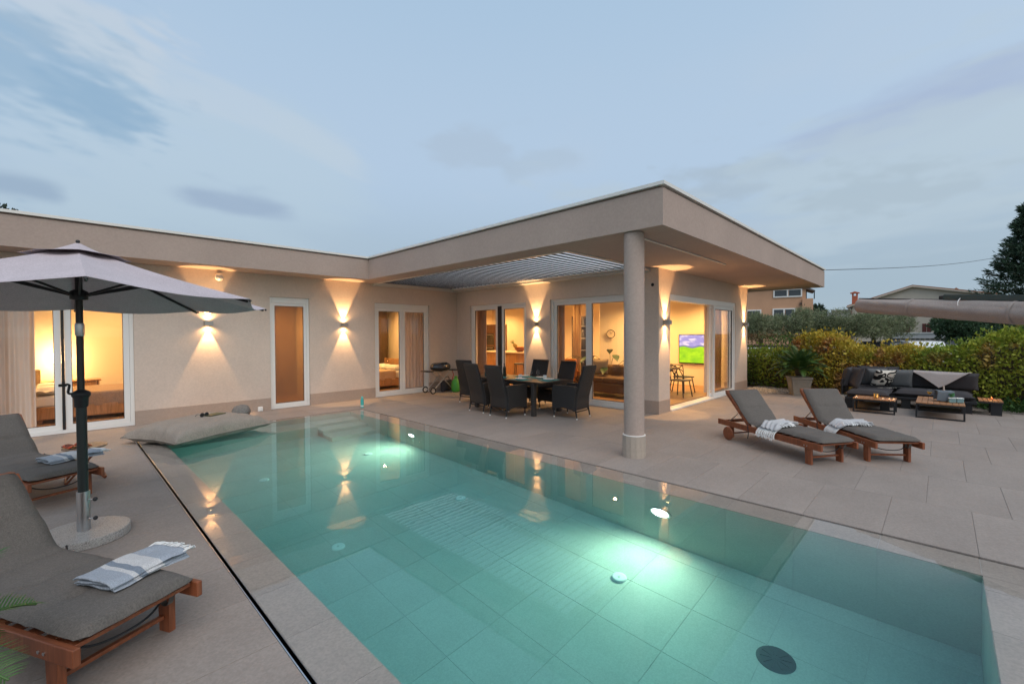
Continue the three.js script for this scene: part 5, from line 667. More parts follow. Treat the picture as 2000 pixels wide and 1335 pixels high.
// ---------------------------------------------------------------- neighbouring houses, carport, cars
function house(name, label, px, D) { const p = at(px, 650, D), g = thing(name, label, 'house', [p.x, GY, p.z]); g.rotation.y = Math.atan2(-p.x, -p.z); g.userData.k = D / 861.2; delete g.userData.k; const k = D / 861.2 * 1.0; return [g, (x) => (x - px) * k, (y) => 1.7 - GY + (650.5 - y) * k]; }
const winPane = mat([0.05, 0.06, 0.07], 0.08); const houseWin = (g, x0, x1, y0, y1, z, n = 2, fm = M.upvc) => { const w = part('window', g); const f = 0.12; mesh('frame', [box(x0, x1, y0, y0 + f, z, z + 0.1), box(x0, x1, y1 - f, y1, z, z + 0.1), box(x0, x0 + f, y0 + f, y1 - f, z, z + 0.1), box(x1 - f, x1, y0 + f, y1 - f, z, z + 0.1), ...Array.from({ length: n - 1 }, (_, i) => { const xc = lerp(x0, x1, (i + 1) / n); return box(xc - f / 2, xc + f / 2, y0 + f, y1 - f, z, z + 0.1); })], fm, w); for (let i = 0; i < n; i++) { const a = lerp(x0, x1, i / n) + f, b = lerp(x0, x1, (i + 1) / n) - f * 0.5; mesh('pane', box(a, b, y0 + f, y1 - f, z + 0.01, z + 0.04), winPane, w); } };
{
  const [g, X, Y] = house('peach_house', 'peach coloured two storey house behind the olive trees', 1500, 45); const pm = mat([0.62, 0.36, 0.23], 0.9, { map: stuccoCol });
  mesh('wall', box(X(1330), X(1562), 0, Y(556), -8, 0), pm, g); mesh('balcony', box(X(1556), X(1573), Y(612), Y(586), -1.6, 0.25), pm, g); mesh('roof', box(X(1320), X(1574), Y(557), Y(553), -8.4, 0.5), mat([0.28, 0.16, 0.12], 0.9), g); mesh('roof_eave', prism([[X(1555), Y(565)], [X(1576), Y(573)], [X(1576), Y(571)], [X(1558), Y(562)]], 3).translate(0, 0, -2.8), mat([0.12, 0.11, 0.11], 0.8), g); mesh('post', box(X(1574), X(1575.5), Y(587), Y(572), 0.1, 0.2), M.blackMetal, g); mesh('post', box(X(1563), X(1565), Y(587), Y(566), -1.5, -1.4), M.blackMetal, g);
  houseWin(g, X(1509), X(1556), Y(582), Y(566), 0.002, 2); houseWin(g, X(1508), X(1546), Y(625), Y(603), 0.002, 2); houseWin(g, X(1463), X(1489), Y(628), Y(604), 0.002, 1); mesh('downpipe_box', box(X(1552), X(1557), Y(597), Y(593), 0.002, 0.2), mat([0.1, 0.06, 0.05], 0.8), g);
}
{
  const [g, X, Y] = house('cream_house', 'cream gabled house with brown shutters behind the carport', 1785, 50); const cm = mat([0.66, 0.60, 0.52], 0.9, { map: stuccoCol }), tile = mat([0.36, 0.17, 0.10], 0.9);
  const L = X(1690), Rr = X(1890), A = X(1783), e = Y(592), eR = Y(582), ap = Y(560); mesh('wall', prism([[L, 0], [Rr, 0], [Rr, eR], [A, ap], [L, e]], 9).translate(0, 0, -9), cm, g);
  const slope = (x0, y0, x1, y1, t0, n) => { const q = prism([[x0, y0], [x1, y1], [x1, y1 + t0], [x0, y0 + t0]], 9.6); return q.translate(0, 0, -9.2); };
  const rf = mesh('roof', slope(L - 0.5, e - 0.2, A, ap, 0.13), tile, g); mesh('roof', slope(A, ap, Rr + 0.5, eR - 0.13, 0.13), tile, g); mesh('verge', slope(L - 0.5, e - 0.32, A, ap - 0.1, 0.12).scale(1, 1, 1).translate(0, 0, 0.02), mat([0.66, 0.6, 0.52], 0.9), g); mesh('verge', slope(A, ap - 0.1, Rr + 0.5, eR - 0.25, 0.12).translate(0, 0, 0.02), mat([0.66, 0.6, 0.52], 0.9), g);
  const chm = mat([0.45, 0.13, 0.07], 0.9); const cx = X(1691); mesh('chimney', [box(cx - 0.28, cx + 0.28, e - 0.3, Y(571), -2.4, -1.9)], chm, rf); mesh('chimney_cap', [box(cx - 0.45, cx + 0.45, Y(566), Y(564), -2.55, -1.75), box(cx - 0.28, cx - 0.14, Y(571), Y(566), -2.4, -1.9), box(cx + 0.14, cx + 0.28, Y(571), Y(566), -2.4, -1.9), prism([[cx - 0.4, Y(564)], [cx + 0.4, Y(564)], [cx, Y(561.5)]], 0.6).translate(0, 0, -2.45)], chm, rf);
  const dm = prism([[X(1838), Y(571)], [X(1851), Y(572)], [X(1844), Y(566)]], 1).translate(0, 0, -2); mesh('roof_vent', dm, tile, rf);
  const sh = mat([0.13, 0.035, 0.03], 0.7); for (const [a, b] of [[1764, 1780.5], [1797, 1810.5]]) { const w = part('shuttered_window', g); mesh('frame', box(X(a) - 0.06, X(b) + 0.06, Y(651), Y(632.5), 0.002, 0.04), cm, w); for (const s of [0, 1]) { const xa = lerp(X(a), X(b), s * 0.5) + 0.02, xb = lerp(X(a), X(b), s * 0.5 + 0.5) - 0.02; mesh('shutter', box(xa, xb, Y(650), Y(633.5), 0.042, 0.075), sh, w); for (let k = 0; k < 6; k++) mesh('shutter_slat', box(xa + 0.04, xb - 0.04, lerp(Y(650), Y(633.5), (k + 0.2) / 6), lerp(Y(650), Y(633.5), (k + 0.75) / 6), 0.076, 0.09), sh, w); } }
  mesh('gutter', rod([L - 0.5, e - 0.25, 0.4], [L - 0.5, e - 0.25, -9], 0.08), mat([0.2, 0.12, 0.1], 0.7), g); mesh('downpipe', tube([[L - 0.5, e - 0.3, 0.3], [L - 0.1, e - 0.8, 0.15], [L - 0.05, 0.5, 0.12]], 0.06, 12, 6), mat([0.3, 0.2, 0.16], 0.7), g);
}
{ const [g, X, Y] = house('low_white_building', 'low white building with flat roof between olive trees and cream house', 1652, 56); mesh('wall', box(X(1632), X(1690), 0, Y(608), -5, 0), mat([0.66, 0.64, 0.60], 0.9, { map: stuccoCol }), g); mesh('roof', box(X(1629), X(1692), Y(608), Y(605), -5.2, 0.3), mat([0.45, 0.42, 0.4], 0.9), g); mesh('lean_to', prism([[X(1622), 0], [X(1632), 0], [X(1632), Y(608)], [X(1622), Y(612)]], 3).translate(0, 0, -3.2), mat([0.5, 0.48, 0.46], 0.9), g); }
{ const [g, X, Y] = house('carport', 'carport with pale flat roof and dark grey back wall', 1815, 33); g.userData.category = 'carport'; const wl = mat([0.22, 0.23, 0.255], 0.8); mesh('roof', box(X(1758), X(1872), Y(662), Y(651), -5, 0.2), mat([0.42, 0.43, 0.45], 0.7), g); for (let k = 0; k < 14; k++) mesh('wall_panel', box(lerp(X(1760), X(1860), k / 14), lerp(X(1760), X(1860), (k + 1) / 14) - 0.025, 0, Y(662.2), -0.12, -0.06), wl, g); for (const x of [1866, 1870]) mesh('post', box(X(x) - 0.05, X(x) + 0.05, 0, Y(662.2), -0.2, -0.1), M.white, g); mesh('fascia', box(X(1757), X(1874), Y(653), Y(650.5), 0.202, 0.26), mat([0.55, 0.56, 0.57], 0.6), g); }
function car(label, px, D, col, turn, group) {
  const p = at(px, 680, D), g = thing('parked_car', label, 'car', [p.x, GY, p.z], Math.atan2(p.z, -p.x) + turn, group); const paint = mat(col, 0.3, { clearcoat: 1, clearcoatRoughness: 0.05 }), gl = mat([0.02, 0.025, 0.03], 0.05);
  const side = [[-2.1, 0.25], [2.1, 0.25], [2.15, 0.55], [2.05, 0.80], [1.15, 0.95], [0.45, 1.42], [-1.0, 1.46], [-1.75, 1.02], [-2.1, 0.92]]; const body = prism(side, 1.5, 0.09).translate(0, 0, -0.75); mesh('body', body, paint, g);
  for (const s of [-1, 1]) { mesh('side_window', prism([[0.95, 0.98], [0.38, 1.34], [-0.2, 1.37], [-0.2, 0.98]], 0.01).translate(0, 0, s * 0.85 - 0.005), gl, g); mesh('side_window', prism([[-0.28, 0.98], [-0.28, 1.37], [-0.95, 1.37], [-1.45, 1.02]], 0.01).translate(0, 0, s * 0.85 - 0.005), gl, g); for (const x of [-1.3, 1.35]) { const w = part('wheel', g); w.position.set(x, 0.31, s * 0.78); mesh('tyre', new THREE.TorusGeometry(0.25, 0.07, 10, 24), M.rubber, w); mesh('rim', cyl(0.2, 0.2, 0.1, 0, 0, 0, 20).rotateX(Math.PI / 2), M.alu, w); } }
  mesh('windscreen', slab((u, v) => V(lerp(1.2, 0.50, v), lerp(0.965, 1.40, v) + 0.07, lerp(-0.66, 0.66, u)), 4, 4, () => 0.01), gl, g); mesh('rear_window', slab((u, v) => V(lerp(-1.1, -1.78, v), lerp(1.42, 1.06, v) + 0.075, lerp(-0.64, 0.64, u)), 4, 4, () => 0.01), gl, g);
  for (const s of [-1, 1]) { mesh('headlight', rbox(0.1, 0.12, 0.32, 2.19, 0.70, s * 0.55, 0.03), M.flash, g); mesh('tail_light', rbox(0.06, 0.16, 0.22, -2.19, 0.82, s * 0.62, 0.02), mat([0.35, 0.01, 0.01], 0.2), g); mesh('wing_mirror', rbox(0.12, 0.11, 0.18, 0.78, 1.02, s * 0.95, 0.03), paint, g); } return g;
}
car('white car parked before the grey carport wall', 1803, 27, [0.72, 0.73, 0.75], 0.3, 'parked cars beyond the hedge'); car('dark blue car parked beside the olive trees', 1719, 27, [0.015, 0.018, 0.028], -0.25, 'parked cars beyond the hedge');
{ const a = at(1462, 682, 22), b = at(1510, 684, 22); const g = thing('fence', 'low grey rail fence behind the low hedge', 'fence', [0, 0, 0]); for (const y of [0.55, 0.95]) mesh('rail', rod([a.x, y, a.z], [b.x, y, b.z], 0.025), M.alu, g); for (let k = 0; k < 5; k++) { const p = a.clone().lerp(b, k / 4); mesh('post', rod([p.x, GY, p.z], [p.x, 1.0, p.z], 0.03), M.alu, g); } for (let k = 0; k < 4; k++) { const p = a.clone().lerp(b, (k + 0.5) / 4); const m = mesh('panel', cbox(0.24, 0.36, 0.02, 0, 0, 0), mat([0.05, 0.055, 0.065], 0.7), g); m.position.set(p.x, 0.75, p.z); m.rotation.y = Math.atan2(-(b.z - a.z), b.x - a.x); } }
{ const a = at(1613, 527, 21), b = at(1990, 494, 41), pts = []; for (let k = 0; k <= 16; k++) { const p = a.clone().lerp(b, k / 16); p.y -= 0.35 * Math.sin(Math.PI * k / 16); pts.push(p); } tag(mesh('power_cable', tube(pts, 0.016, 40, 5), M.rubber), 'thin black cable strung from roof corner to the conifer', 'cable'); }
// rolled awning on its rail, reaching in beside the conifer
{
  const A = V(11.54, 2.26, -1.205), B = V(9.41, 1.887, 1.60), g = thing('rolled_awning', 'rolled taupe awning under dark green rail beside the conifer', 'awning'); const r = 0.143, r2 = 0.182; const dir = B.clone().sub(A), L = dir.length();
  const orient = (geo) => { const q = new THREE.Quaternion().setFromUnitVectors(V(0, 1, 0), dir.clone().normalize()); return geo.applyQuaternion(q).translate((A.x + B.x) / 2, (A.y + B.y) / 2, (A.z + B.z) / 2); };
  const ft = mat([0.44, 0.385, 0.36], 0.9, { map: fabricCol }); { const pr2 = [[0.0001, -L / 2], [r - 0.012, -L / 2]]; for (let k = 0; k <= 70; k++) pr2.push([lerp(r, r2, k / 70), -L / 2 + 0.012 + (L - 0.024) * k / 70]); pr2.push([0.0001, L / 2]); const q = lathe(pr2, 64), p = q.attributes.position; for (let i = 0; i < p.count; i++) { const x = p.getX(i), y = p.getY(i), z = p.getZ(i), a = Math.atan2(z, x), rad = Math.hypot(x, z); if (rad < 0.05) continue; const fold = 0.008 * Math.sin(a * 5 + y * 1.7 + 2 * fbm(y * 2 + 9, a + 4, 3, 0, 701)) + 0.012 * (fbm(a * 2.2 + 20, y * 3 + 20, 4, 0, 705) - 0.5), k = 1 + fold * sstep(-L / 2, -L / 2 + 0.25, y) / rad; p.setX(i, x * k); p.setZ(i, z * k); } q.computeVertexNormals(); mesh('fabric_roll', orient(muv(q)), ft, g); for (const t of [0.30, 0.72]) { const rr2 = lerp(r, r2, t) + 0.012, y = -L / 2 + t * L; mesh('strap', orient(lathe([[rr2 - 0.006, y - 0.02], [rr2, y - 0.02], [rr2, y + 0.02], [rr2 - 0.006, y + 0.02]], 40)), ft, g); } }
  const up = V(0, r, 0), upB = V(0, r2, 0), up2 = V(0, 0.05, 0); mesh('top_rail', bar(A.clone().add(up).toArray(), B.clone().add(upB).toArray(), 0.07, 0.025), M.blackMetal, g); const onTop = (t) => A.clone().lerp(B, t).add(V(0, lerp(r, r2, t), 0)), c = onTop(0.45), e = onTop(1).add(up2), gm = mat([0.045, 0.07, 0.065], 0.6); mesh('arm', bar(c.clone().add(up2).toArray(), e.toArray(), 0.12, 0.085), gm, g); mesh('arm_joint', bar(c.clone().add(up2).add(V(0.13, 0, -0.06)).toArray(), c.clone().add(up2).toArray(), 0.07, 0.06), M.blackMetal, g); const hk = onTop(0.52); mesh('hook', tube([[hk.x - 0.06, hk.y + 0.03, hk.z - 0.03], [hk.x - 0.15, hk.y - 0.03, hk.z - 0.06], [hk.x - 0.17, hk.y - 0.09, hk.z - 0.06]], 0.006, 8, 5), M.white, g);
  mesh('post', rbox(0.1, 2.12, 0.1, B.x - 0.06, 1.06, B.z + 0.10, 0.01), gm, g);
}
// ---------------------------------------------------------------- inside the rooms
const warm = rgb(1, 0.545, 0.18);
function downlight(label, x, z, k) { // recessed ceiling spot
  const g = thing('ceiling_spot', label, 'ceiling light', [x, 2.859, z], 0, 'recessed ceiling spots'); mesh('trim_ring', lathe([[0.045, -0.002], [0.062, -0.002], [0.064, -0.008], [0.045, -0.012]], 22), M.white, g); mesh('lamp_lens', lathe([[0.0001, -0.004], [0.044, -0.004]], 20), new THREE.MeshStandardMaterial({ color: 0xffffff, emissive: warm, emissiveIntensity: 3, side: THREE.DoubleSide }), g);
  const l = new THREE.SpotLight(warm, k, 0, 1.38, 0.5); l.position.set(0, -0.016, 0); l.target.position.set(0, -2, 0); l.shadow.radius = 2; l.castShadow = true; g.add(l, l.target); return g;
}
function curtain(label, p, turn, w, h, m = M.curtain, waves = 9) { const g = thing('curtain', label, 'curtain', p, turn, 'curtains behind the windows'); mesh('fabric', slab((u, v) => V((v - 0.5) * w, h * (1 - u) + 0.03, 0.034 * Math.sin(v * waves * 6.283 + 1.2 * Math.sin(v * 5 + w * 9)) * (0.6 + 0.4 * u) + 0.015 * Math.sin(v * 23 + u * 3)), 8, waves * 10, () => 0.003), m, g); mesh('rail', rod([-w / 2 - 0.05, h + 0.04, 0], [w / 2 + 0.05, h + 0.04, 0], 0.012), M.alu, g); return g; }
function bed(label, x, z, turn, spread) { const g = thing('bed', label, 'bed', [x, 0.016, z], turn); mesh('base', rbox(1.7, 0.24, 2.05, 0, 0.2, 0, 0.02), M.oak, g); for (const a of [-1, 1]) for (const b of [-1, 1]) mesh('leg', rbox(0.09, 0.09, 0.09, a * 0.7, 0.045, b * 0.85), M.oak, g); mesh('mattress', rbox(1.62, 0.22, 2.0, 0, 0.42, 0, 0.06, 4), M.white, g); mesh('bedspread', slab((u, v) => { const s = u * 2 - 1, x2 = clamp(s * 1.12, -0.84, 0.84), dr = Math.max(0, Math.abs(s * 1.12) - 0.84); return V(x2 + Math.sign(s) * 0.02 * Math.sin(v * 26) * dr * 4, 0.555 - dr * 1.0 + 0.01 * fbm(u * 9, v * 9, 2), (v - 0.5) * 1.5 + 0.28); }, 40, 30, () => 0.012), spread, g); mesh('headboard', rbox(1.74, 0.75, 0.06, 0, 0.5, -1.06, 0.02), M.oak, g); for (const s of [-1, 1]) { const q = mesh('pillow', cushionGeo(0.62, 0.16, 0.42, 0.4, s + 4), M.white, g); q.position.set(s * 0.4, 0.54, -0.72); } return g; }
for (const [x, z, k, l] of [[-1.6, -13.2, 10, 'recessed ceiling spot above the sheer bedroom curtain'], [0.9, -12.6, 11, 'recessed ceiling spot above the brown bedspread'], [0.9, -14.2, 9, 'recessed ceiling spot above the bedside shelf'], [3.75, -12.4, 13, 'recessed ceiling spot behind the frosted glass door'], [6.2, -12.8, 17, 'recessed ceiling spot above the ruffled bedspread'], [7.8, -13.8, 17, 'recessed ceiling spot before the dark wardrobe'], [10.4, -13.2, 17, 'recessed ceiling spot behind the kitchen corner curtain'], [12.6, -12.2, 17, 'recessed ceiling spot between island and oven column'], [11.0, -11.2, 17, 'recessed ceiling spot above the fruit bowl'], [13.4, -14.2, 17, 'recessed ceiling spot beside the oven column'], [10.4, -8.6, 16, 'recessed ceiling spot above the orange armchair'], [12.6, -8.9, 16, 'recessed ceiling spot behind the clock wall'], [13.5, -7.4, 16, 'recessed ceiling spot between clock wall and television'], [10.6, -6.4, 16, 'recessed ceiling spot above the brown indoor sofa'], [12.4, -6.4, 16, 'recessed ceiling spot above the indoor table'], [13.4, -5.4, 16, 'recessed ceiling spot before the television']]) downlight(l, x, z, k);
{
  const spread = mat([0.42, 0.30, 0.22], 0.95, { map: fabricCol }); bed('low oak bed with brown bedspread behind the umbrella window', 0.55, -13.2, Math.PI / 2, spread); bed('low bed with pale ruffled bedspread in room beside barbecue', 7.0, -13.3, -Math.PI / 2, mat([0.66, 0.50, 0.36], 0.95, { map: fabricCol }));
  const n = thing('nightstand', 'oak bedside shelf against the back wall of umbrella side bedroom', 'nightstand', [0.1, 0.016, -15.0]); mesh('top', rbox(1.2, 0.04, 0.4, 0, 0.62, 0), M.oak, n); for (const s of [-1, 1]) mesh('side', rbox(0.03, 0.6, 0.38, s * 0.55, 0.3, 0), M.oak, n); mesh('drawer', rbox(1.04, 0.16, 0.36, 0, 0.5, 0.01), M.oak, n);
  const l = thing('table_lamp', 'small bright bedside lamp in the umbrella side bedroom', 'lamp', [-0.06, 0.66, -14.95]); mesh('stand', lathe([[0.0001, 0], [0.06, 0], [0.06, 0.012], [0.01, 0.02], [0.01, 0.44]], 18), M.steel, l); mesh('lamp_shade', lathe([[0.10, 0.42], [0.075, 0.64]], 24), new THREE.MeshStandardMaterial({ color: 0xffffff, emissive: rgb(1, 0.75, 0.4), emissiveIntensity: 5, side: THREE.DoubleSide }), l); const pl = new THREE.PointLight(rgb(1, 0.62, 0.26), 3.2); pl.position.set(0, 0.53, 0); pl.shadow.radius = 3; pl.castShadow = true; l.add(pl);
  const c = thing('desk_chair', 'pale upholstered chair seen through the umbrella side window', 'chair', [-0.52, 0.016, -14.5], 0.2); mesh('backrest', rbox(0.42, 0.42, 0.06, 0, 0.74, 0, 0.04, 4), mat([0.55, 0.42, 0.28], 0.9, { map: fabricCol }), c); mesh('seat', rbox(0.44, 0.08, 0.44, 0, 0.44, -0.2, 0.03, 3), mat([0.55, 0.42, 0.28], 0.9), c); for (const a of [-1, 1]) for (const b of [0, 1]) mesh('leg', rod([a * 0.18, 0, -0.02 - b * 0.36], [a * 0.18, 0.42, -0.02 - b * 0.36], 0.014), M.oak, c);
  const bk = thing('open_book', 'open book lying on the brown bedspread', 'book', [-0.25, 0.60, -12.45], 0.4); for (const s of [-1, 1]) mesh('page', slab((u, v) => V(s * u * 0.16, 0.02 + 0.03 * Math.sin(u * 2.6), (v - 0.5) * 0.22), 8, 4, () => 0.012), M.white, bk);
  curtain('sheer beige curtain at the umbrella side window', [-0.62, 0.02, -11.48], 0, 0.62, 2.6, mat([0.80, 0.71, 0.64], 0.95, { transmission: 0.22, thickness: 0 }), 6);
  curtain('pale curtain in the bedroom window beside barbecue', [7.55, 0.02, -11.55], 0, 0.95, 2.6, mat([0.78, 0.67, 0.60], 0.95, { transmission: 0.25, thickness: 0 }), 8);
  const bw = thing('wardrobe', 'dark brown wardrobe wall in the room beside the barbecue', 'wardrobe', [7.0, 0.016, -15.0]); for (let k = 0; k < 4; k++) mesh('door', rbox(0.74, 2.5, 0.04, -1.14 + k * 0.76, 1.27, 0.2, 0.004), mat([0.10, 0.07, 0.05], 0.5, { map: woodCol }), bw); mesh('carcass', box(-1.53, 1.53, 0, 2.55, -0.28, 0.175), mat([0.08, 0.055, 0.04], 0.7), bw);
  const bt = thing('bathroom_cabinet', 'brown cabinet behind the frosted glass door', 'cabinet', [3.35, 0.016, -13.2]); mesh('body', rbox(0.8, 0.85, 0.45, 0, 0.43, 0), mat([0.16, 0.09, 0.05], 0.6), bt); mesh('top', rbox(0.84, 0.04, 0.5, 0, 0.87, 0), M.white, bt);
  const wt = thing('shower_wall', 'brown tiled wall behind the frosted glass door', 'wall', [3.75, 0.016, -13.44]); for (let i = 0; i < 4; i++) for (let j = 0; j < 5; j++) mesh('tile', cbox(0.5, 0.54, 0.02, -0.765 + i * 0.51, 0.29 + j * 0.55, 0), mat([0.30, 0.17, 0.09], 0.5), wt);
}
{ // kitchen and living room
  const k = thing('kitchen_island', 'pale wood kitchen island seen through the corner window', 'kitchen island', [11.75, 0.016, -11.5]); const fr = mat([0.50, 0.30, 0.15], 0.5, { map: woodCol }); for (let i = 0; i < 4; i++) mesh('front_panel', rbox(0.03, 0.98, 0.62, -0.36, 0.5, -0.95 + i * 0.63, 0.004), fr, k); mesh('body', box(-0.34, 0.34, 0, 1.0, -1.27, 1.27), fr, k); mesh('worktop', rbox(0.82, 0.05, 2.62, 0, 1.03, 0, 0.008), mat([0.62, 0.52, 0.40], 0.3), k);
  const b = thing('fruit_bowl', 'brown fruit bowl with a pineapple on the kitchen island', 'bowl', [11.6, 1.072, -10.9]); mesh('bowl', lathe([[0.0001, 0], [0.1, 0], [0.19, 0.10], [0.21, 0.17], [0.2, 0.17], [0.17, 0.10], [0.0001, 0.02]], 28), mat([0.20, 0.05, 0.02], 0.3), b); for (const [x, z] of [[0.05, 0.04], [-0.06, 0.05], [0, -0.07]]) mesh('fruit', new THREE.SphereGeometry(0.07, 16, 12).translate(x, 0.13, z), mat([0.55, 0.22, 0.03], 0.5), b); mesh('pineapple', muv(lathe([[0.0001, 0], [0.06, 0.03], [0.075, 0.12], [0.05, 0.22], [0.0001, 0.23]], 16).rotateX(-0.8).translate(0, 0.12, -0.14)), mat([0.30, 0.20, 0.04], 0.8, { bumpMap: wickerBump, bumpScale: 0.02 }), b); const cl = []; for (let i = 0; i < 14; i++) { const a = i * 2.4, r = rr(0.03, 0.08); cl.push(tube([[0, 0.22, 0], [Math.cos(a) * r * 0.5, 0.29, Math.sin(a) * r * 0.5], [Math.cos(a) * r, 0.33 + rr(0, 0.05), Math.sin(a) * r]], 0.008, 5, 4)); } mesh('pineapple_leaves', mergeGeometries(cl).rotateX(-0.8).translate(0, 0.12, -0.14), mat([0.10, 0.14, 0.03], 0.8), b).userData.kind = 'stuff';
  const o = thing('oven_column', 'dark oven column in the kitchen by the corner window', 'oven', [12.9, 0.016, -13.6]); mesh('housing', rbox(0.62, 2.1, 0.9, 0, 1.05, 0, 0.01), mat([0.22, 0.12, 0.06], 0.5, { map: woodCol }), o); for (const y of [0.95, 1.5]) { mesh('oven_door', rbox(0.03, 0.48, 0.6, -0.325, y, 0, 0.01), mat([0.02, 0.02, 0.022], 0.15), o); mesh('handle', rod([-0.36, y + 0.18, -0.25], [-0.36, y + 0.18, 0.25], 0.012), M.steel, o); }
  const st = thing('bar_stool', 'dark bar stool before the kitchen island', 'stool', [10.75, 0.016, -10.1], 0.6); for (const a of [-1, 1]) for (const c of [-1, 1]) mesh('leg', rod([a * 0.2, 0, c * 0.2], [a * 0.14, 0.68, c * 0.14], 0.015), M.black, st); mesh('seat', rbox(0.36, 0.04, 0.36, 0, 0.7, 0, 0.015), M.black, st); mesh('backrest', rbox(0.36, 0.2, 0.03, 0, 0.98, 0.19, 0.012), M.black, st); for (const a of [-1, 1]) mesh('back_post', rod([a * 0.14, 0.7, 0.15], [a * 0.15, 1.05, 0.2], 0.013), M.black, st);
  curtain('brown beige curtain at the kitchen corner window', [9.28, 0.02, -10.42], Math.PI / 2, 0.55, 2.6, mat([0.46, 0.34, 0.27], 0.95, { transmission: 0.25, thickness: 0 }), 6); curtain('rosy beige curtain beside the wall lamp window', [9.28, 0.02, -7.32], Math.PI / 2, 0.45, 2.6, mat([0.50, 0.37, 0.32], 0.95, { transmission: 0.25, thickness: 0 }), 5); curtain('ochre curtain hanging inside the living room', [11.0, 0.02, -7.95], 1.2, 0.42, 2.55, mat([0.62, 0.45, 0.26], 0.95, { transmission: 0.3, thickness: 0 }), 5); curtain('white curtain gathered at the sliding door', [12.85, 0.02, -4.72], 0, 0.62, 2.42, mat([0.74, 0.66, 0.58], 0.95, { transmission: 0.3, thickness: 0 }), 7); curtain('beige curtain behind the closed sliding door sash', [13.95, 0.02, -4.85], 0, 0.5, 2.42, mat([0.50, 0.38, 0.28], 0.95, { transmission: 0.3, thickness: 0 }), 6);
  const sf = thing('indoor_sofa', 'brown indoor sofa seen through the big glass door', 'sofa', [10.55, 0.016, -6.5]); const br = mat([0.16, 0.10, 0.06], 0.9, { map: fabricCol }); mesh('base', rbox(0.9, 0.26, 1.9, 0, 0.25, 0, 0.04, 3), br, sf); for (const s of [-1, 1]) mesh('seat_cushion', rbox(0.84, 0.15, 0.92, -0.01, 0.45, s * 0.46, 0.05, 3), br, sf); mesh('backrest', rbox(0.22, 0.4, 1.9, 0.4, 0.62, 0, 0.08, 3), br, sf); for (const a of [-0.38, 0.38]) for (const c of [-0.85, 0.85]) mesh('leg', cyl(0.02, 0.015, 0.12, a, 0.06, c, 10), M.steel, sf);
  for (const [x, y, z, ry, m, l] of [[10.45, 0.53, -7.05, -1.1, mat([0.05, 0.04, 0.035], 0.95), 'dark pillow on brown indoor sofa'], [10.42, 0.53, -6.75, -0.9, mat([0.42, 0.32, 0.20], 0.95), 'tan pillow on brown indoor sofa']]) { const o2 = thing('pillow', l, 'pillow', [x, y + 0.016, z], ry); mesh('cover', cushionGeo(0.46, 0.16, 0.46, 0.5, z).rotateX(-Math.PI / 2 + 0.4).translate(0, 0.22, 0), m, o2); mesh('piping', rod([-0.2, 0.03, 0.08], [0.2, 0.03, 0.08], 0.005, 5), m, o2); }
  const ac = thing('orange_armchair', 'orange armchair inside seen above the dining chairs', 'armchair', [10.15, 0.016, -7.75], -0.8); const om = mat([0.52, 0.18, 0.04], 0.9, { map: fabricCol }); mesh('backrest', rbox(0.6, 0.55, 0.14, 0, 0.72, 0.28, 0.06, 3).rotateX(0), om, ac); mesh('seat', rbox(0.6, 0.16, 0.58, 0, 0.40, 0, 0.05, 3), om, ac); for (const a of [-1, 1]) { mesh('arm', rbox(0.09, 0.2, 0.58, a * 0.34, 0.55, 0, 0.03, 2), om, ac); for (const c of [-1, 1]) mesh('leg', cyl(0.02, 0.014, 0.33, a * 0.26, 0.165, c * 0.24, 10), M.oak, ac); }
  const hp = thing('house_plant', 'leafy house plant behind the indoor sofa', 'plant', [11.35, 0.016, -7.0]); mesh('pot', lathe([[0.0001, 0], [0.13, 0], [0.17, 0.3], [0.16, 0.3], [0.0001, 0.28]], 22), M.white, hp); for (let i = 0; i < 13; i++) { const a = i * 2.4, L = rr(0.5, 1.0), hh = rr(0.7, 1.3), t = [V(0, 0.28, 0), V(Math.cos(a) * L * 0.3, hh * 0.75, Math.sin(a) * L * 0.3), V(Math.cos(a) * L, hh, Math.sin(a) * L)]; mesh('stem', tube(t, 0.008, 8, 5), mat([0.06, 0.10, 0.03], 0.6), hp); const lf = slab((u, v) => { const w = 0.10 * Math.sin(Math.PI * clamp(v, 0.02, 0.98)); return V((u - 0.5) * 2 * w, 0.05 * v - 0.22 * v * v + 0.02 * Math.abs(u - 0.5), v * 0.42); }, 4, 8, () => 0.002); lf.rotateY(Math.PI / 2 - a).translate(t[2].x, t[2].y, t[2].z); mesh('leaf', lf, mat([0.035, 0.085, 0.03], 0.45), hp); }
  const ck = thing('wall_clock', 'round wall clock inside above the indoor sofa', 'clock', [12.55, 1.70, -7.72], -0.9); mesh('rim', new THREE.TorusGeometry(0.13, 0.012, 8, 32), M.black, ck); mesh('face', lathe([[0.0001, 0], [0.125, 0]], 28).rotateX(Math.PI / 2), mat([0.7, 0.6, 0.45], 0.7), ck); mesh('hand', rod([0, 0, 0.01], [0.05, 0.06, 0.01], 0.005, 5), M.black, ck); mesh('hand', rod([0, 0, 0.01], [-0.03, 0.09, 0.01], 0.005, 5), M.black, ck);
  const dv = thing('room_divider', 'cream inner wall carrying the clock in the living room', 'wall', [12.6, 0.016, -7.75], -0.9); mesh('panel', box(-0.35, 0.9, 0, 2.83, -0.16, -0.03), M.inWall, dv); mesh('skirting', box(-0.34, 0.89, 0.0, 0.08, -0.03, -0.018), M.white, dv);
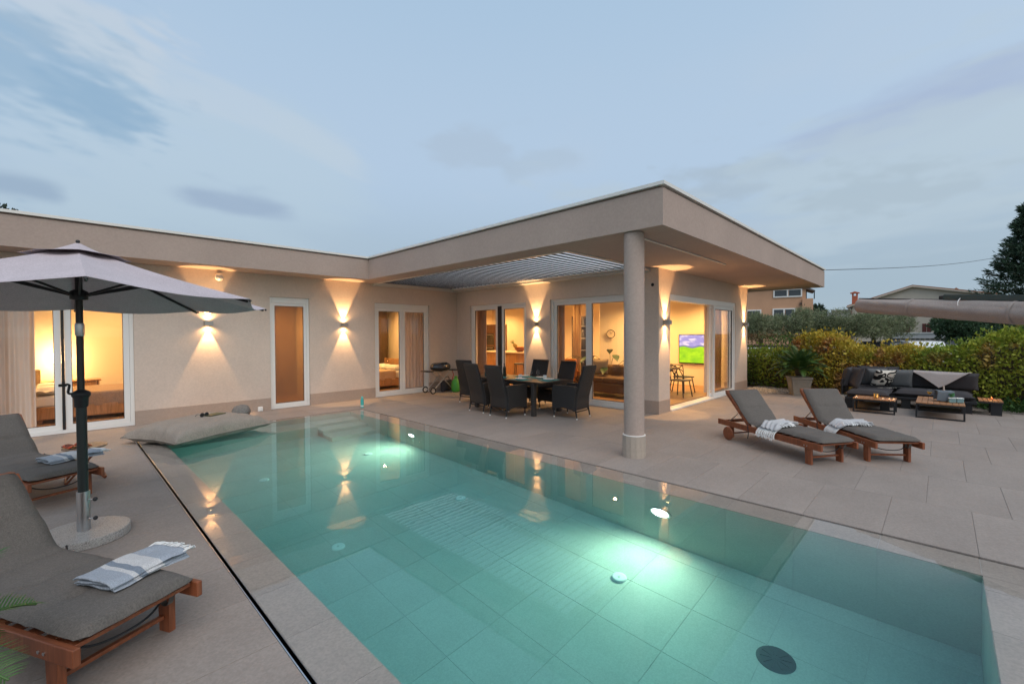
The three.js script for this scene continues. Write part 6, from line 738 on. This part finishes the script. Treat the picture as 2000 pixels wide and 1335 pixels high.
  const dk = thing('dark_doorway', 'tall dark glazed cabinet between the living room curtains', 'cabinet', [11.75, 0.016, -8.35], -1.0); mesh('glass_door', rbox(0.5, 2.2, 0.03, 0, 1.12, 0.16, 0.006), mat([0.03, 0.03, 0.045], 0.1), dk); mesh('case', box(-0.27, 0.27, 0, 2.26, -0.15, 0.14), mat([0.08, 0.05, 0.035], 0.5), dk); for (let i = 0; i < 5; i++) mesh('shelf', box(-0.24, 0.24, 0.4 + i * 0.38, 0.42 + i * 0.38, 0.176, 0.18), M.alu, dk);
  // television and its chairs
  const tv = thing('television', 'wall mounted television showing green field under violet sky', 'television', [14.385, 1.195, -5.81]); mesh('case', rbox(0.05, 0.96, 0.84, -0.03, 0, 0, 0.01), M.black, tv);
  const scr = tex(256, (u, v) => { const hzn = 0.60 + 0.03 * Math.sin(u * 9), n = fbm(u * 5, v * 9, 4, 0, 601); if (v > hzn) { const k = sstep(0.35, 0.65, fbm(u * 4, v * 12, 4, 0, 611)); return [lerp(0.66, 0.92, k), lerp(0.60, 0.84, k), lerp(0.82, 0.90, k)]; } if (v > hzn - 0.05) return [0.50, 0.50, 0.62]; return [0.50 + 0.3 * n, 0.74 + 0.2 * n, 0.16]; }, true); scr.wrapS = scr.wrapT = THREE.ClampToEdgeWrapping;
  const sc = mesh('screen', new THREE.PlaneGeometry(0.80, 0.90).rotateY(-Math.PI / 2).translate(-0.0565, 0.01, 0), new THREE.MeshStandardMaterial({ color: 0x000000, emissive: 0xffffff, emissiveMap: scr, emissiveIntensity: 0.95 }), tv); const tl = new THREE.RectAreaLight(rgb(0.75, 0.85, 0.5), 0.5, 0.8, 0.9); tl.position.set(-0.07, 0, 0); tl.rotation.y = Math.PI / 2; tv.add(tl);
  const tb = thing('indoor_table', 'black round indoor table before the television', 'table', [11.75, 0.016, -5.75]); mesh('top', lathe([[0.0001, 0.70], [0.55, 0.70], [0.56, 0.715], [0.55, 0.73], [0.0001, 0.73]], 40), M.black, tb); for (let i = 0; i < 4; i++) { const a = i * Math.PI / 2 + 0.4; mesh('leg', rod([Math.cos(a) * 0.4, 0, Math.sin(a) * 0.4], [-Math.cos(a) * 0.1, 0.70, -Math.sin(a) * 0.1], 0.03), M.black, tb); }
  const mkc = (label, x, z, t) => { const c = thing('geometric_chair', label, 'chair', [x, 0.016, z], t, 'black geometric chairs'); mesh('seat', rbox(0.42, 0.03, 0.42, 0, 0.44, 0, 0.012), M.black, c); for (const a of [-1, 1]) for (const b of [-1, 1]) mesh('leg', rod([a * 0.22, 0, b * 0.22], [a * 0.16, 0.44, b * 0.16], 0.015), M.black, c); const T = [[-0.22, 0.80], [0.22, 0.80], [0.20, 0.62], [0.05, 0.70], [-0.08, 0.60], [-0.20, 0.62], [-0.16, 0.46], [0.0, 0.46], [0.16, 0.46]].map(([x2, y2]) => [x2, y2, 0.18 + (y2 - 0.46) * 0.28]); for (const [i, j] of [[0, 1], [1, 2], [0, 5], [0, 3], [3, 1], [3, 4], [4, 5], [5, 6], [4, 7], [3, 8], [2, 8], [2, 3], [4, 6]]) mesh('back_rod', rod(T[i], T[j], 0.012, 6), M.black, c); return c; };
  mkc('black geometric chair turned to the television wall', 12.55, -5.32, -1.9); mkc('black geometric chair at the far side of indoor table', 12.45, -5.95, -1.4); mkc('black geometric chair nearest the open sliding door', 11.6, -5.0, 3.0);
}
renderer.render(scene, camera);
